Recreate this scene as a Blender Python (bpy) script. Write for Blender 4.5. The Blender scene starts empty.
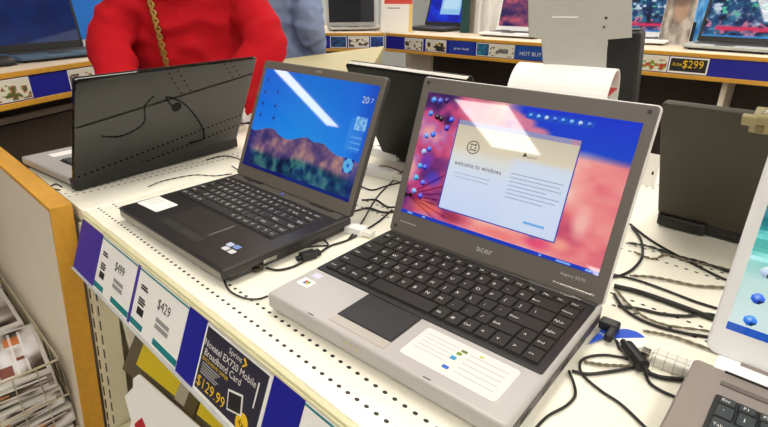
import bpy, bmesh, math, random
import numpy as np
from mathutils import Vector, Matrix
random.seed(4); RNG = np.random.default_rng(7)
sc = bpy.context.scene
COL = sc.collection
HC = 0.87                                   # counter height
R = math.radians
# ------------------------------------------------------------------ camera
FPX, PITCH, ROLL, CAMH = 506.24, .4131, .0042, .402
fw = Vector((0, math.cos(PITCH), -math.sin(PITCH))); rt = Vector((1, 0, 0)); up = rt.cross(fw)
c_, s_ = math.cos(ROLL), math.sin(ROLL)
rt, up = c_*rt + s_*up, -s_*rt + c_*up
CAM = Vector((0, 0, HC + CAMH))
cam = bpy.data.cameras.new('camera'); camo = bpy.data.objects.new('camera', cam); COL.objects.link(camo)
camo.matrix_world = Matrix(((rt.x, up.x, -fw.x, CAM.x), (rt.y, up.y, -fw.y, CAM.y), (rt.z, up.z, -fw.z, CAM.z), (0, 0, 0, 1)))
cam.sensor_width = 36; cam.lens = FPX*36/768; cam.clip_start = .02
sc.camera = camo
def ray(x, y): return fw + rt*((x-384)/FPX) - up*((y-213.5)/FPX)
def atz(x, y, z=HC):
    d = ray(x, y); return CAM + d*((z-CAM.z)/d.z)
def atplane(x, y, p0, nrm):
    d = ray(x, y); return CAM + d*((p0-CAM).dot(nrm)/d.dot(nrm))
# counter frame: s along the front edge, n towards the back
AX = Vector((.7254, -.6884, 0)); NN = Vector((.6884, .7254, 0)); O0 = Vector((-.599, .923, 0))
AYAW = math.atan2(AX.y, AX.x)
def P(s, n, z=0): return O0 + AX*s + NN*n + Vector((0, 0, z))
def sn(p): d = p - O0; return d.dot(AX), d.dot(NN)

# ------------------------------------------------------------------ materials
def lin(c):
    return tuple((x/255/12.92 if x/255 <= .04045 else ((x/255+.055)/1.055)**2.4) for x in c)
MATS = {}
def mat(name, rgb, rough=.5, metal=0, spec=.5, noise=0, nscale=40, bump=0, emit=None, estr=1, alpha=1, coat=0, ior=1.5, trans=0, sheen=0):
    if name in MATS: return MATS[name]
    m = bpy.data.materials.new(name); m.use_nodes = True
    nt = m.node_tree; b = nt.nodes['Principled BSDF']
    col = lin(rgb)
    b.inputs['Base Color'].default_value = (*col, 1); b.inputs['Roughness'].default_value = rough
    b.inputs['Metallic'].default_value = metal; b.inputs['Specular IOR Level'].default_value = spec
    b.inputs['IOR'].default_value = ior; b.inputs['Coat Weight'].default_value = coat
    b.inputs['Transmission Weight'].default_value = trans; b.inputs['Alpha'].default_value = alpha
    b.inputs['Sheen Weight'].default_value = sheen
    if emit: b.inputs['Emission Color'].default_value = (*lin(emit), 1); b.inputs['Emission Strength'].default_value = estr
    if noise or bump:
        tc = nt.nodes.new('ShaderNodeTexCoord'); nz = nt.nodes.new('ShaderNodeTexNoise'); nz.inputs['Scale'].default_value = nscale
        nz.inputs['Detail'].default_value = 4; nt.links.new(tc.outputs['Object'], nz.inputs['Vector'])
        if noise:
            mx = nt.nodes.new('ShaderNodeMix'); mx.data_type = 'RGBA'
            mx.inputs['A'].default_value = (*[x*(1-noise) for x in col], 1); mx.inputs['B'].default_value = (*[min(1, x*(1+noise)) for x in col], 1)
            nt.links.new(nz.outputs['Fac'], mx.inputs['Factor']); nt.links.new(mx.outputs['Result'], b.inputs['Base Color'])
        if bump:
            bp = nt.nodes.new('ShaderNodeBump'); bp.inputs['Strength'].default_value = bump; bp.inputs['Distance'].default_value = .01
            nt.links.new(nz.outputs['Fac'], bp.inputs['Height']); nt.links.new(bp.outputs['Normal'], b.inputs['Normal'])
    MATS[name] = m; return m
def mat_attr(name, emit=0, rough=.5, spec=.5):
    """colour attribute material: prints (emit 0) or lit screens"""
    if name in MATS: return MATS[name]
    m = bpy.data.materials.new(name); m.use_nodes = True; nt = m.node_tree; b = nt.nodes['Principled BSDF']
    a = nt.nodes.new('ShaderNodeAttribute'); a.attribute_name = 'art'
    b.inputs['Roughness'].default_value = rough; b.inputs['Specular IOR Level'].default_value = spec
    if emit:
        b.inputs['Base Color'].default_value = (.004, .004, .005, 1)
        nt.links.new(a.outputs['Color'], b.inputs['Emission Color']); b.inputs['Emission Strength'].default_value = emit
    else: nt.links.new(a.outputs['Color'], b.inputs['Base Color'])
    MATS[name] = m; return m
def mat_holes(name, rgb, rows, pitch, hs, hn, rough=.45, swap=False):
    """painted steel with rows of punched holes; object x runs along the rows"""
    if name in MATS: return MATS[name]
    m = mat(name, rgb, rough, noise=.03, nscale=25); nt = m.node_tree; b = nt.nodes['Principled BSDF']
    N = nt.nodes.new; L = nt.links.new
    tc = N('ShaderNodeTexCoord'); sp = N('ShaderNodeSeparateXYZ'); L(tc.outputs['Object'], sp.inputs[0])
    def M(op, a, bb=None):
        x = N('ShaderNodeMath'); x.operation = op
        for i, v in enumerate((a, bb)):
            if v is None: continue
            if isinstance(v, (int, float)): x.inputs[i].default_value = v
            else: L(v, x.inputs[i])
        return x.outputs[0]
    fx = M('MULTIPLY', M('SUBTRACT', M('FRACT', M('DIVIDE', sp.outputs[1 if swap else 0], pitch)), .5), pitch/hs)
    fx2 = M('MULTIPLY', fx, fx); tot = None
    for r in rows:
        dy = M('DIVIDE', M('SUBTRACT', sp.outputs[0 if swap else 1], r), hn)
        inside = M('LESS_THAN', M('ADD', fx2, M('MULTIPLY', dy, dy)), 1.0)
        tot = inside if tot is None else M('MAXIMUM', tot, inside)
    prev = b.inputs['Base Color'].links[0].from_socket
    mx = N('ShaderNodeMix'); mx.data_type = 'RGBA'; L(tot, mx.inputs['Factor']); L(prev, mx.inputs['A']); mx.inputs['B'].default_value = (.012, .011, .01, 1)
    L(mx.outputs['Result'], b.inputs['Base Color'])
    return m

# ------------------------------------------------------------------ mesh helpers
def link(name, me, m=None, parent=None, mw=None, smooth=False):
    o = bpy.data.objects.new(name, me); COL.objects.link(o)
    if m is not None:
        for x in (m if isinstance(m, (list, tuple)) else [m]): me.materials.append(x)
    if smooth:
        for p in me.polygons: p.use_smooth = True
    if parent: o.parent = parent
    if mw is not None: o.matrix_local = mw
    return o
def obj(name, bm, m, parent=None, mw=None, smooth=False):
    bmesh.ops.recalc_face_normals(bm, faces=bm.faces)
    me = bpy.data.meshes.new(name); bm.to_mesh(me); bm.free()
    return link(name, me, m, parent, mw, smooth)
def tag(o, label, cat, group=None, kind=None):
    o['label'] = label; o['category'] = cat
    if group: o['group'] = group
    if kind: o['kind'] = kind
    return o
def empty(name, loc, rz=0):
    o = bpy.data.objects.new(name, None); COL.objects.link(o); o.location = loc; o.rotation_euler = (0, 0, rz); o.empty_display_size = .02
    return o
I4 = Matrix.Identity(4)
def box(bm, x0, x1, y0, y1, z0, z1, bev=0, seg=2, mw=None, mi=0, rxy=0):
    g = bmesh.ops.create_cube(bm, size=1)
    vs = g['verts']
    for v in vs: v.co = Vector((x0+(v.co.x+.5)*(x1-x0), y0+(v.co.y+.5)*(y1-y0), z0+(v.co.z+.5)*(z1-z0)))
    if rxy:
        es = [e for e in {e for v in vs for e in v.link_edges} if abs(e.verts[0].co.z-e.verts[1].co.z) > 1e-6]
        r = bmesh.ops.bevel(bm, geom=es, offset=rxy, segments=4, affect='EDGES', profile=.5)
        vs = list({v for f in r['faces'] for v in f.verts} | {v for v in vs if v.is_valid})
    if bev:
        es = list({e for v in vs for e in v.link_edges})
        if rxy: es = [e for e in es if abs(e.verts[0].co.z-e.verts[1].co.z) < 1e-6]
        r = bmesh.ops.bevel(bm, geom=es, offset=bev, segments=seg, affect='EDGES', profile=.5)
        vs = list({v for f in r['faces'] for v in f.verts} | {v for v in vs if v.is_valid})
    fs = {f for v in vs for f in v.link_faces}
    for f in fs: f.material_index = mi
    if mw is not None:
        for v in vs: v.co = mw @ v.co
    return vs
def bx(name, x0, x1, y0, y1, z0, z1, m, parent=None, bev=0, rxy=0, mw=None, seg=2):
    bm = bmesh.new(); box(bm, x0, x1, y0, y1, z0, z1, bev, seg, mw, 0, rxy)
    return obj(name, bm, m, parent)
def prism(bm, pts, z0, z1, mw=None):
    a = [bm.verts.new((p[0], p[1], z0)) for p in pts]; b = [bm.verts.new((p[0], p[1], z1)) for p in pts]
    bm.faces.new(a[::-1]); bm.faces.new(b); n = len(pts)
    for i in range(n): bm.faces.new((a[i], a[(i+1) % n], b[(i+1) % n], b[i]))
    if mw is not None:
        for v in a+b: v.co = mw @ v.co
def cyl(bm, p0, p1, r0, r1=None, seg=16):
    r1 = r0 if r1 is None else r1
    p0, p1 = Vector(p0), Vector(p1); d = (p1-p0).normalized()
    a = d.orthogonal().normalized(); b = d.cross(a)
    A = [bm.verts.new(p0+(a*math.cos(t)+b*math.sin(t))*r0) for t in [2*math.pi*i/seg for i in range(seg)]]
    B = [bm.verts.new(p1+(a*math.cos(t)+b*math.sin(t))*r1) for t in [2*math.pi*i/seg for i in range(seg)]]
    bm.faces.new(A[::-1]); bm.faces.new(B)
    for i in range(seg): bm.faces.new((A[i], A[(i+1) % seg], B[(i+1) % seg], B[i]))
def spline(pts, k=8):
    pts = [Vector(p) for p in pts]; Q = [pts[0]*2-pts[1]] + pts + [pts[-1]*2-pts[-2]]; o = []
    for i in range(1, len(Q)-2):
        a, b, c, d = Q[i-1:i+3]
        for j in range(k):
            t = j/k; o.append(.5*((2*b)+(c-a)*t+(2*a-5*b+4*c-d)*t*t+(3*b-a-3*c+d)*t**3))
    return o+[pts[-1]]
def tube(bm, pts, r, seg=8, k=8, raw=False):
    pts = [Vector(p) for p in pts] if raw else spline(pts, k)
    if not hasattr(r, '__call__'): rr = r; r = lambda t: rr
    rings = []; prev = None
    for i, p in enumerate(pts):
        d = (pts[min(i+1, len(pts)-1)]-pts[max(i-1, 0)]).normalized()
        a = (prev - d*prev.dot(d)).normalized() if prev is not None else d.orthogonal().normalized()
        prev = a; b = d.cross(a); ra = r(i/(len(pts)-1))
        rings.append([bm.verts.new(p+(a*math.cos(2*math.pi*j/seg)+b*math.sin(2*math.pi*j/seg))*ra) for j in range(seg)])
    for A, B in zip(rings, rings[1:]):
        for j in range(seg): bm.faces.new((A[j], A[(j+1) % seg], B[(j+1) % seg], B[j]))
    bm.faces.new(rings[0][::-1]); bm.faces.new(rings[-1])
TXT = {}
def text_geo(s):
    if s not in TXT:
        cu = bpy.data.curves.new('t', 'FONT'); cu.body = s; cu.resolution_u = 2; ob = bpy.data.objects.new('t', cu); COL.objects.link(ob)
        dg = bpy.context.evaluated_depsgraph_get(); me = ob.evaluated_get(dg).to_mesh()
        TXT[s] = ([v.co.copy() for v in me.vertices], [tuple(p.vertices) for p in me.polygons])
        ob.evaluated_get(dg).to_mesh_clear(); bpy.data.objects.remove(ob); bpy.data.curves.remove(cu)
    return TXT[s]
def put_text(bm, s, x, y, z, size, mi=0, mw=None, center=True, width=None):
    vs, fs = text_geo(s)
    if not vs: return
    x0 = min(v.x for v in vs); x1 = max(v.x for v in vs); k = size; kx = size if width is None else width/(x1-x0)
    new = []
    for v in vs:
        co = Vector((x+(v.x-((x0+x1)/2 if center else x0))*kx, y+v.y*k, z)); new.append(bm.verts.new(mw @ co if mw is not None else co))
    for f in fs:
        try: bm.faces.new([new[i] for i in f]).material_index = mi
        except ValueError: pass
def text(name, s, x, y, z, size, m, parent, mw=None, center=True, width=None):
    bm = bmesh.new(); put_text(bm, s, x, y, z, size, 0, mw, center, width)
    me = bpy.data.meshes.new(name); bm.to_mesh(me); bm.free(); return link(name, me, m, parent)

# painted grids: a picture as one colour per cell of a fine mesh
def vnoise(nx, ny, fx, fy, oct=4, seed=0):
    r = np.random.default_rng(seed); out = np.zeros((ny, nx)); amp = 1; tot = 0
    for o in range(oct):
        gx, gy = int(fx*2**o)+2, int(fy*2**o)+2; g = r.random((gy+1, gx+1))
        X = np.linspace(0, gx-1.001, nx); Y = np.linspace(0, gy-1.001, ny); xi = X.astype(int); yi = Y.astype(int)
        tx = X-xi; ty = (Y-yi)[:, None]; tx = tx*tx*(3-2*tx); ty = ty*ty*(3-2*ty)
        a = g[yi][:, xi]; b = g[yi][:, xi+1]; c = g[yi+1][:, xi]; d = g[yi+1][:, xi+1]
        out += amp*((a*(1-tx)+b*tx)*(1-ty)+(c*(1-tx)+d*tx)*ty); tot += amp; amp *= .55
    return out/tot
def ramp(t, stops):
    xs = [s[0] for s in stops]; return np.stack([np.interp(t, xs, [s[1][i] for s in stops]) for i in range(3)], -1)
def art_mesh(name, img, x0, x1, y0, y1, z, m, parent, mw=None, mask=None):
    """img[row from the bottom][col] in sRGB 0..255"""
    ny, nx = img.shape[:2]
    X = np.linspace(x0, x1, nx+1); Y = np.linspace(y0, y1, ny+1)
    co = np.zeros(((ny+1)*(nx+1), 3)); co[:, 0] = np.tile(X, ny+1); co[:, 1] = np.repeat(Y, nx+1); co[:, 2] = z
    if mw is not None:
        M = np.array(mw); co = co @ M[:3, :3].T + M[:3, 3]
    i = np.arange(ny)[:, None]*(nx+1)+np.arange(nx)[None]
    f = np.stack([i, i+1, i+nx+2, i+nx+1], -1).reshape(-1, 4)
    if mask is not None: f = f[mask.ravel()]
    me = bpy.data.meshes.new(name); me.vertices.add(len(co)); me.vertices.foreach_set('co', co.ravel())
    me.loops.add(f.size); me.loops.foreach_set('vertex_index', f.ravel().astype(np.int32))
    me.polygons.add(len(f)); me.polygons.foreach_set('loop_start', np.arange(0, f.size, 4, dtype=np.int32))
    me.update(calc_edges=True)
    at = me.color_attributes.new('art', 'FLOAT_COLOR', 'CORNER')
    c = np.clip(img, 0, 255)/255.; l = np.where(c <= .04045, c/12.92, ((c+.055)/1.055)**2.4)
    l = np.concatenate([l, np.ones(l.shape[:2]+(1,))], -1).reshape(-1, 4)
    if mask is not None: l = l[mask.ravel()]
    at.data.foreach_set('color', np.repeat(l, 4, 0).astype(np.float32).ravel())
    return link(name, me, m, parent)
def canvas(nx, ny, rgb): return np.ones((ny, nx, 3))*np.array(rgb, float)
def grid(nx, ny):
    return np.meshgrid((np.arange(nx)+.5)/nx, (np.arange(ny)+.5)/ny)
def rect(im, x0, x1, y0, y1, rgb, a=1):
    ny, nx = im.shape[:2]; s = im[int(y0*ny):max(int(y1*ny), int(y0*ny)+1), int(x0*nx):max(int(x1*nx), int(x0*nx)+1)]; s[:] = s*(1-a)+np.array(rgb)*a
def blob(im, cx, cy, rx, ry, rgb, a=1, soft=.3):
    ny, nx = im.shape[:2]; X, Y = grid(nx, ny); d = np.sqrt(((X-cx)/rx)**2+((Y-cy)/ry)**2)
    k = (np.clip((1-d)/soft, 0, 1)*a)[..., None]; im[:] = im*(1-k)+np.array(rgb)*k

# ------------------------------------------------------------------ palette
cream = mat('cream_painted_steel', (242, 236, 214), .45, noise=.03, nscale=20)
creamlip = mat('cream_lip', (214, 208, 172), .45, noise=.04, nscale=20)
gold = mat('gold_wood_trim', (214, 158, 52), .5, noise=.18, nscale=60)
white_lam = mat('off_white_laminate', (238, 226, 206), .5, noise=.04, nscale=8)
black = mat('black_plastic', (24, 23, 22), .45)
dark = mat('dark_grey_plastic', (52, 49, 46), .42, noise=.06, nscale=300)
rubber = mat('black_rubber', (16, 16, 15), .6)
metal = mat('bright_metal', (200, 196, 188), .25, 1)
white = mat('white_plastic', (240, 240, 240), .35)
paper = mat('white_paper', (245, 243, 238), .7)
ink = mat('black_ink', (30, 28, 28), .7)
greyink = mat('grey_ink', (150, 150, 150), .7)
legend = mat('white_key_legend', (235, 233, 228), .6)
blue = mat('blue_card', (18, 22, 150), .55)
purple = mat('purple_card', (72, 50, 158), .55, noise=.05, nscale=10)
teal = mat('teal_ink', (0, 128, 132), .55)
yellow = mat('yellow_ink', (240, 196, 30), .55)
navy = mat('dark_navy_ink', (44, 42, 60), .5)
printm = mat_attr('printed_paper', 0, .5)

# ------------------------------------------------------------------ room
floor_m = mat('taupe_carpet', (112, 98, 84), .9, noise=.15, nscale=12, bump=.3)
def plane(name, pts, m):
    bm = bmesh.new(); bm.faces.new([bm.verts.new(p) for p in pts])
    me = bpy.data.meshes.new(name); bm.to_mesh(me); bm.free(); o = link(name, me, m); o['kind'] = 'structure'; return o
RX, RY0, RY1, CE = 9, -7, 9, 2.9
wallm = mat('pale_wall', (205, 208, 208), .8, noise=.03, nscale=3)
ceilm = mat('ceiling_tile', (226, 225, 220), .9, noise=.04, nscale=30)
for nm, x0, x1, y0, y1, z0, z1, m in (('floor', -RX, RX, RY0, RY1, -.1, 0, floor_m), ('ceiling', -RX, RX, RY0, RY1, CE, CE+.1, ceilm),
        ('wall_left', -RX-.1, -RX, RY0, RY1, 0, CE, wallm), ('wall_right', RX, RX+.1, RY0, RY1, 0, CE, wallm),
        ('wall_back', -RX, RX, RY1, RY1+.1, 0, CE, wallm), ('wall_front', -RX, RX, RY0-.1, RY0, 0, CE, wallm)):
    bx(nm, x0, x1, y0, y1, z0, z1, m)['kind'] = 'structure'
LUM = 15.0
tubem = mat('lit_diffuser', (255, 255, 255), .5, emit=(255, 250, 240), estr=LUM)
framem = mat('white_fixture_frame', (235, 235, 235), .5)
def luminaire(x, y, rz, w, l, lab):
    r = empty('ceiling_light', (x, y, CE), rz); tag(r, lab, 'light', 'ceiling lights over the sales floor')
    bm = bmesh.new()
    box(bm, -w/2-.02, w/2+.02, -l/2-.02, -l/2, -.03, 0); box(bm, -w/2-.02, w/2+.02, l/2, l/2+.02, -.03, 0)
    box(bm, -w/2-.02, -w/2, -l/2, l/2, -.03, 0); box(bm, w/2, w/2+.02, -l/2, l/2, -.03, 0)
    obj('frame', bm, framem, r); bx('diffuser', -w/2, w/2, -l/2, l/2, -.02, -.004, tubem, r)
LROT = R(-37)
spots = [(-3.99, -.92, .62, 1.05), (-5.2, 1.47, .26, 1.05)]
du = Vector((math.cos(R(53)), math.sin(R(53)), 0)); dv = Vector((math.cos(R(143)), math.sin(R(143)), 0))
for i in range(-4, 5):
    for j in range(-5, 6):
        p = Vector((-3.99, -.92, 0))+du*i*2.0+dv*j*1.9
        if abs(p.x) < RX-.7 and RY0+.7 < p.y < RY1-.7 and (i, j) != (0, 0) and not (p.x < -1.3 and -4.2 < p.y < 4.6): spots.append((p.x, p.y, .6, 1.2))
for x, y, w, l in spots:
    luminaire(x, y, LROT, w, l, 'white rectangular ceiling light panel glowing above the store')
w = bpy.data.worlds.new('world'); sc.world = w; w.use_nodes = True
w.node_tree.nodes['Background'].inputs[0].default_value = (.9, .95, 1, 1); w.node_tree.nodes['Background'].inputs[1].default_value = .3

# ------------------------------------------------------------------ display counter
MC = Matrix.Translation(O0) @ Matrix.Rotation(AYAW, 4, 'Z')
ctr = empty('display_counter', O0, AYAW)
tag(ctr, 'cream steel display counter with rows of small holes carrying the laptops', 'counter')
holes = mat_holes('cream_punched_steel', (250, 246, 230), (.027, .0555, .40, .43, .583, .61, .93, .96), .0145, .0031, .0024)
bx('counter_top', .002, 2.3, .004, 1.12, HC-.03, HC, holes, ctr, bev=.002)
bx('front_lip', .002, 2.3, -.004, .004, HC-.034, HC-.0015, creamlip, ctr, bev=.0015)
bx('back_panel', .02, 2.3, .16, .175, .1, HC-.03, cream, ctr)
bx('base_plinth', .02, 2.3, .05, 1.08, 0, .1, creamlip, ctr)
bx('front_sheet', .02, 2.3, .10, .106, .1, HC-.03, cream, ctr)
bx('rear_panel', .02, 2.3, 1.06, 1.08, .1, HC-.03, cream, ctr)
bx('side_panel', .004, .02, .02, 1.08, .1, HC-.03, cream, ctr)
SPL = .095                                   # the end pieces splay outwards towards the floor
SH = Matrix.Identity(4); SH[1][2] = SPL      # local y shifts by z
def splay(z0): M = Matrix.Identity(4); M[1][2] = SPL; M[1][3] = -SPL*z0; return M
SPM = splay(HC)
bm = bmesh.new(); box(bm, -.036, -.004, -.002, .03, .02, HC-.035, mw=SPM); box(bm, -.004, .004, .004, .04, .02, HC-.035, mw=SPM)
slotrow = mat('cream_upright', (228, 220, 190), .45)
post = obj('upright_post', bm, slotrow, ctr)
bm = bmesh.new()
for k in range(20):
    z = HC-.12-.036*k
    for dx in (-.021, -.0005): box(bm, dx-.0015, dx+.003, -.0035 if dx < -.01 else .0025, .02, z-.011, z+.011, mw=SPM)
obj('slots', bm, black, post)
# lower shelf with a clear price channel
bx('lower_shelf', .012, 2.2, -.03, .165, HC-.56, HC-.535, creamlip, ctr, mw=SPM)

# end bay: cream top and gold edged partition
endc = empty('end_counter', O0, AYAW)
tag(endc, 'end counter with gold edged off white partition at the left of the display counter', 'counter')
holes2 = mat_holes('cream_punched_end', (250, 246, 230), (-.105, -.128), .0145, .0030, .0023, swap=True)
bx('counter_top', -.385, -.002, .0, 1.12, HC-.03, HC, holes2, endc, bev=.002)
bx('body', -.33, -.03, .06, 1.08, 0, HC-.03, creamlip, endc)
part_ = empty('partition_panel', O0, AYAW)
tag(part_, 'off white partition panel with gold edges at the left end of the counter', 'partition')
pan = bx('panel', -.80, -.038, -.046, -.012, .02, HC+.001, white_lam, part_, mw=SPM)
for nm, q_ in (('gold_end', (-.038, -.0315, -.049, -.0085, .02, HC+.010)), ('gold_cap', (-.80, -.038, -.049, -.0085, HC+.001, HC+.010)), ('gold_end', (-.8065, -.80, -.049, -.0085, .02, HC+.010)), ('gold_strip', (-.785, -.765, -.0505, -.046, .02, HC+.001))):
    bm = bmesh.new(); box(bm, *q_, .001, mw=SPM); obj(nm, bm, gold, part_)


# ------------------------------------------------------------------ price channel and cards on the front edge
TS = O0 + AX*.016 - NN*.0 + Vector((0, 0, HC-.008)); TS = Vector((-.592, .907, HC-.008))
UPS = Vector((.261, .275, .925)).normalized(); NS = AX.cross(UPS).normalized()
MS = Matrix(((AX.x, UPS.x, NS.x, TS.x), (AX.y, UPS.y, NS.y, TS.y), (AX.z, UPS.z, NS.z, TS.z), (0, 0, 0, 1)))
def sframe(name, s, lab, cat, grp=None):
    r = empty(name, (0, 0, 0)); r.matrix_world = MS @ Matrix.Translation((s, -.1, 0)); tag(r, lab, cat, grp); return r
ch = empty('price_channel', (0, 0, 0)); ch.matrix_world = MS
tag(ch, 'long slanted white ticket channel along the front edge of the counter', 'price rail')
clearm = mat('pale_channel_plastic', (205, 205, 205), .3)
bx('backing', -.002, 2.2, -.104, .002, -.006, -.002, clearm, ch)
bx('bottom_rail', -.002, 2.2, -.106, -.1015, -.006, .002, clearm, ch, bev=.0008)
bx('top_rail', -.002, 2.2, .0, .0035, -.006, .0015, creamlip, ch, bev=.0008)
def card(name, s0, s1, m, lab, cat='price card', h=.1):
    r = sframe(name, s0, lab, cat, 'cards in the front ticket channel'); bx('sheet', 0, s1-s0, 0, h, -.0018, 0, m, r); return r, s1-s0
card('blank_card', 0, .105, purple, 'blank purple card at the left end of the front ticket channel')
def ticket(s0, s1, price, lab, off):
    r, W = card('price_ticket', s0, s1, paper, lab)
    bx('teal_border', 0, W, .0945, .097, 0, .0004, teal, r); bx('teal_band', 0, W*.28, .004, .014, 0, .0004, teal, r); bx('teal_band', W*.52, W, .004, .014, 0, .0004, teal, r)
    text('price', price, W*.60, .060, .0006, .023, ink, r, width=W*.25)
    bm = bmesh.new()
    for k in range(2):
        rect_ = (.27+.0, .045)
        box(bm, W*.50, W*.76, .040-k*.010, .047-k*.010, 0, .0004)
    obj('fine_print', bm, greyink, r)
    bm = bmesh.new()
    for k in range(5): box(bm, W*.09, W*(.22+.02*(k % 2)), .072-k*.0045-(.012 if k > 1 else 0), .0752-k*.0045-(.012 if k > 1 else 0), 0, .0004)
    box(bm, W*.1, W*.24, .026, .038, 0, .0004)
    obj('printed_block', bm, ink, r)
    return r
ticket(.110, .262, '$499', 'white price ticket reading $499 beside the purple card', 0)
card('divider_card', .263, .272, purple, 'thin purple divider card between the two white price tickets')
ticket(.273, .436, '$429', 'white price ticket reading $429 beside the wide blue card', 0)
card('blank_card', .437, .487, blue, 'blank blue card left of the dark wireless card sign')
r, W = card('promo_sign', .488, .640, paper, 'dark navy promotional sign with yellow price and white border', 'sign', .097)
W2 = W-.004
bx('dark_field', .004, W2-.002, .006, .094, 0, .0005, navy, r)
text('brand_word', 'Sprint', W*.50, .083, .001, .0105, legend, r, width=.030)
bm = bmesh.new(); box(bm, -.005, .005, -.0012, .0012, 0, .0006, mw=Matrix.Translation((W*.645, .088, .0006)) @ Matrix.Rotation(R(-40), 4, 'Z'))
box(bm, -.005, .005, -.0012, .0012, 0, .0006, mw=Matrix.Translation((W*.645, .0835, .0006)) @ Matrix.Rotation(R(40), 4, 'Z')); obj('chevron_mark', bm, yellow, r)
text('headline', 'Novatel EX720 Mobile', W*.44, .0685, .001, .0135, legend, r, width=W*.80)
text('headline', 'Broadband Card', W*.36, .056, .001, .0135, legend, r, width=W*.58)
text('subline', 'EXCLUSIVE OFFER', W*.27, .0485, .001, .007, yellow, r, width=W*.42)
bm = bmesh.new()
for k in range(5): box(bm, W*.07, W*(.36-.03*(k % 3)), .044-k*.0035, .0457-k*.0035, .0005, .0009)
obj('small_print', bm, greyink, r)
text('price', '$129.99', W*.28, .012, .001, .021, yellow, r, width=W*.46)
Mdev = Matrix.Translation((W*.64, .033, .001)) @ Matrix.Rotation(R(14), 4, 'Z')
bm = bmesh.new(); box(bm, -.016, .016, -.013, .013, 0, .0006, .0005, mw=Mdev); dv_ = obj('pictured_card', bm, legend, r)
bm = bmesh.new(); box(bm, -.0135, .0135, -.0105, .0105, .0006, .001, mw=Mdev); obj('pictured_face', bm, ink, dv_)
bm = bmesh.new(); box(bm, W*.86, W*.875, .045, .078, .0005, .001); obj('pictured_antenna', bm, legend, r)
bm = bmesh.new(); cyl(bm, (W*.78, .017, .0004), (W*.78, .017, .0014), .0125, seg=28); ov = obj('yellow_burst', bm, yellow, r)
text('burst_word', '4x', W*.78, .0125, .0017, .013, ink, ov)
card('blank_card', .641, .698, blue, 'blank blue card right of the dark wireless card sign')
ticket(.700, .86, '$549', 'white teal edged price ticket at the bottom edge of the picture', 0)

# ------------------------------------------------------------------ goods on the lower shelf
lo = empty('shelf_ticket_strip', P(.02, .012, HC-.355), R(-38)); tag(lo, 'yellow and grey ticket strip on the shelf beneath the front price tickets', 'price strip')
ylo = mat('yellow_card', (214, 190, 30), .55, noise=.06, nscale=20); grey_b = mat('smoky_clear_plastic', (92, 84, 66), .3)
tilt = Matrix.Rotation(R(-32), 4, 'X')
bx('holder', 0, .62, -.004, 0, -.03, .085, grey_b, lo, mw=tilt)
bx('yellow_ticket', .045, .20, -.0065, -.004, .0, .055, ylo, lo, mw=tilt); bx('yellow_ticket', .275, .60, -.0065, -.004, .0, .055, ylo, lo, mw=tilt)
bx('grey_ticket', .20, .235, -.0065, -.004, -.005, .05, mat('grey_card', (170, 160, 140), .6), lo, mw=tilt); bx('clip', .238, .272, -.010, -.004, -.02, .075, mat('brown_clip', (88, 74, 42), .5), lo, mw=tilt)
bx('top_rail', .02, .62, -.008, .0, .06, .064, mat('dark_brown_plastic', (60, 52, 40), .4), lo, mw=tilt)
bm = bmesh.new()
for k in range(3): box(bm, .07+k*.012, .079+k*.012, -.0075, -.004, .068, .078, mw=tilt)
obj('yellow_marks', bm, yellow, lo)
wl = empty('leaflet', P(.095, -.03, HC-.395), R(-38)); tag(wl, 'white leaflet with a torn end and red mark below the yellow strip', 'leaflet')
bm = bmesh.new(); prism(bm, [(0, .0), (.012, .025), (.0, .04), (.012, .055), (.34, .05), (.34, -.10), (.06, -.10), (.055, -.03)], 0, .004, Matrix.Rotation(R(52), 4, 'X'))
obj('sheet', bm, paper, wl); bm = bmesh.new(); prism(bm, [(.066, -.028), (.078, -.008), (.100, -.016), (.092, -.034), (.080, -.036)], .004, .0045, Matrix.Rotation(R(52), 4, 'X')); obj('red_mark', bm, mat('red_ink', (190, 30, 40), .6), wl)

# ------------------------------------------------------------------ laptops
def key_legend(bm, s, x, y, z, sz):
    put_text(bm, s, x, y, z, sz, 1)
ROWS = [
 [('Esc', 1)]+[('F%d' % i, 1) for i in range(1, 13)]+[('Prt', 1), ('Pau', 1), ('Ins', 1), ('Del', 1)],
 [(c, 1) for c in '`1234567890-=']+[('Back', 2), ('Home', 1)],
 [('Tab', 1.5)]+[(c, 1) for c in 'QWERTYUIOP[]']+[('\\', 1.5), ('PgUp', 1)],
 [('Caps', 1.75)]+[(c, 1) for c in "ASDFGHJKL;'"]+[('Enter', 2.25), ('PgDn', 1)],
 [('Shift', 2.25)]+[(c, 1) for c in 'ZXCVBNM,./']+[('Shift', 1.75), ('^', 1), ('End', 1)],
 [('Ctrl', 1), ('Fn', 1), ('Win', 1), ('Alt', 1), ('', 5), ('Alt', 1), ('#', 1), ('Ctrl', 1), ('<', 1), ('v', 1), ('>', 1), ('>>', 1)],
]
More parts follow.
